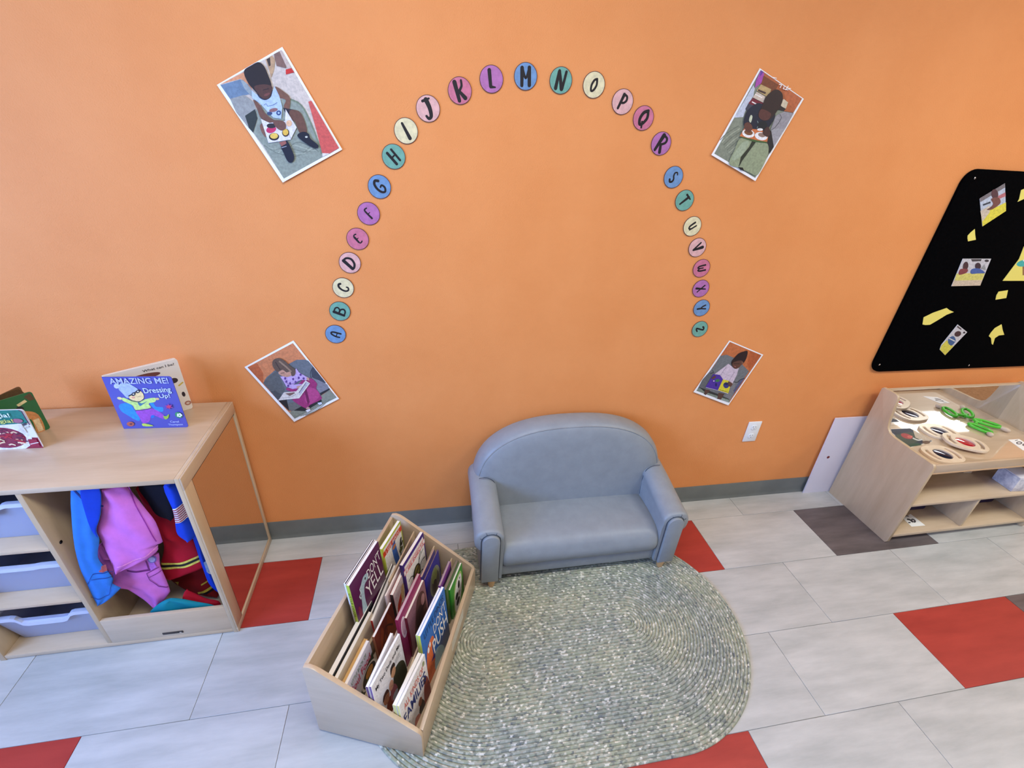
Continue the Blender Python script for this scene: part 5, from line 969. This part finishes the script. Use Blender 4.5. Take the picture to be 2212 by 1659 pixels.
card('label_card', 'small white picture label on the display cabinet top', 'label', [(1980, 892), (2140, 880), (2330, 1000), (2200, 1050)], TZ, zq, dlab, group='white label cards')
# green tongs with beige scoops
tg = thing('scoop_tongs', (2.81, -0.12, TZ), 'green plastic scoop tongs with beige tips lying against the mirror', 'tongs')
GRN = M((78, 188, 44), 0.3); BEI = M((206, 184, 158), 0.5); TO = Vector((2.81, -0.12, 0))
def loop(c, d, L, W, z_):
    d = Vector((d[0], d[1], 0)).normalized(); s = Vector((-d.y, d.x, 0)); return [Vector((c[0], c[1], z_)) + d*(L/2*math.cos(2*math.pi*k/24)) + s*(W/2*math.sin(2*math.pi*k/24)) - Vector((TO.x, TO.y, 0)) for k in range(24)]
for c, d, L, tip, z_ in (((2.764, -0.132), (0.30, -0.75), 0.095, (2.752, -0.205), 0.010), ((2.846, -0.102), (0.62, -0.62), 0.110, (2.905, -0.180), 0.016)):
    V, F = tube(loop(c, d, L, 0.046, z_), 0.0075, 10, True); obj('handle', V, F, GRN, tg, smooth=60)
    e = Vector((tip[0]-TO.x, tip[1]-TO.y, 0.011)); dd = Vector((tip[0]-c[0], tip[1]-c[1], 0)).normalized(); st = Vector((c[0]-TO.x, c[1]-TO.y, z_))+dd*L*0.45
    V, F = tube([st, st.lerp(e, .3), st.lerp(e, .6), st.lerp(e, .85), e], [0.006, 0.011, 0.0125, 0.010, 0.004], 10); obj('scoop', V, F, BEI, tg, smooth=60)
V, F = lathe([(0.008, 0.004), (0.010, 0.008), (0.010, 0.02), (0.006, 0.024)], 16, (2.803-TO.x, -0.082-TO.y)); obj('pivot', V, F, GRN, tg, smooth=40)
V, F = tube([(2.775-TO.x, -0.098-TO.y, 0.012), (2.803-TO.x, -0.082-TO.y, 0.014), (2.825-TO.x, -0.088-TO.y, 0.016)], 0.008, 10); obj('hinge_bar', V, F, GRN, tg, smooth=60)

# shelf things
zs_ = zoomer(1930, 980, 7.844)
card('label_card', 'small white picture label lying in the lower left shelf opening', 'label', [(160, 1095), (310, 1235), (540, 1215), (290, 1020)], 0.051, zs_, lambda F: (F.stroke([(230, 1110), (280, 1120), (330, 1160)], 26, (60, 58, 60)), F.ell(340, 1135, 46, 26, (50, 48, 52), .6), F.ell(335, 1135, 20, 10, (200, 196, 196), .6), F.ell(270, 1170, 24, 10, (60, 56, 58)), F.stroke([(190, 1050), (260, 1062)], 16, (120, 112, 116))), group='white label cards')
wb = thing('tissue_box', (2.835, -0.335, 0.253), 'white marbled paper covered box on the middle shelf', 'box')
MB_ = mottled('marbled_paper', (176, 176, 190), (238, 236, 240), (26, 26, 26), 0.6, detail=5)
prism('body', [(-0.058, -0.052), (0.050, -0.060), (0.066, 0.040), (-0.044, 0.050)], 2, 0.0, 0.082, MB_, wb, bevel=0.003)
prism('lid', [(-0.056, -0.050), (0.048, -0.058), (0.064, 0.038), (-0.042, 0.048)], 2, 0.082, 0.088, M((222, 218, 224), 0.6), wb, bevel=0.002)
o = thing('block', (2.70, -0.20, 0.253), 'small beige wooden block on the middle shelf beside the box', 'block')
prism('body', [(-0.025, -0.03), (0.02, -0.035), (0.028, 0.03), (-0.02, 0.03)], 2, 0, 0.06, MAT_LB, o, bevel=0.004)
def dark_tub(label, xa, xb):
    t = thing('storage_bin', ((xa+xb)/2, -0.17, 0.051), label, 'bin', 'dark bins on the lower shelf'); w = (xb-xa)/2; mt = M((34, 26, 84), 0.4)
    prism('body', rrect(-w, w, -0.095, 0.10, 0.025), 2, 0.0, 0.10, mt, t, bevel=0.004); prism('rim', rrect(-w-0.004, w+0.004, -0.099, 0.104, 0.027), 2, 0.096, 0.108, mt, t, bevel=0.003)
dark_tub('dark purple bin at the back of the lower left shelf opening', 2.372, 2.520); dark_tub('dark purple bin at the back of the lower right shelf opening', 2.845, 2.985)
# white board leaning behind the right cabinet
wp = thing('white_panel', (2.10, -0.02, 0), 'plain white board leaning on the wall beside the display cabinet', 'panel')
ww = prism('board', [(-0.026, 0.0), (-0.019, 0.0), (-0.0055, 0.505), (-0.0125, 0.505)], 0, 1.958-2.10, 2.42-2.10, M((224, 216, 222), 0.45), wp, (0, -0.02, 0), bevel=0.001)
V, F = lathe([(0.008, 0), (0.008, 0.0012), (0.004, 0.0016)], 16); obj('screw_cap', [(2.018-2.10+x, -0.0198+0.02-h, 0.251+y) for x, y, h in V], F, M((120, 40, 40), 0.5), wp)
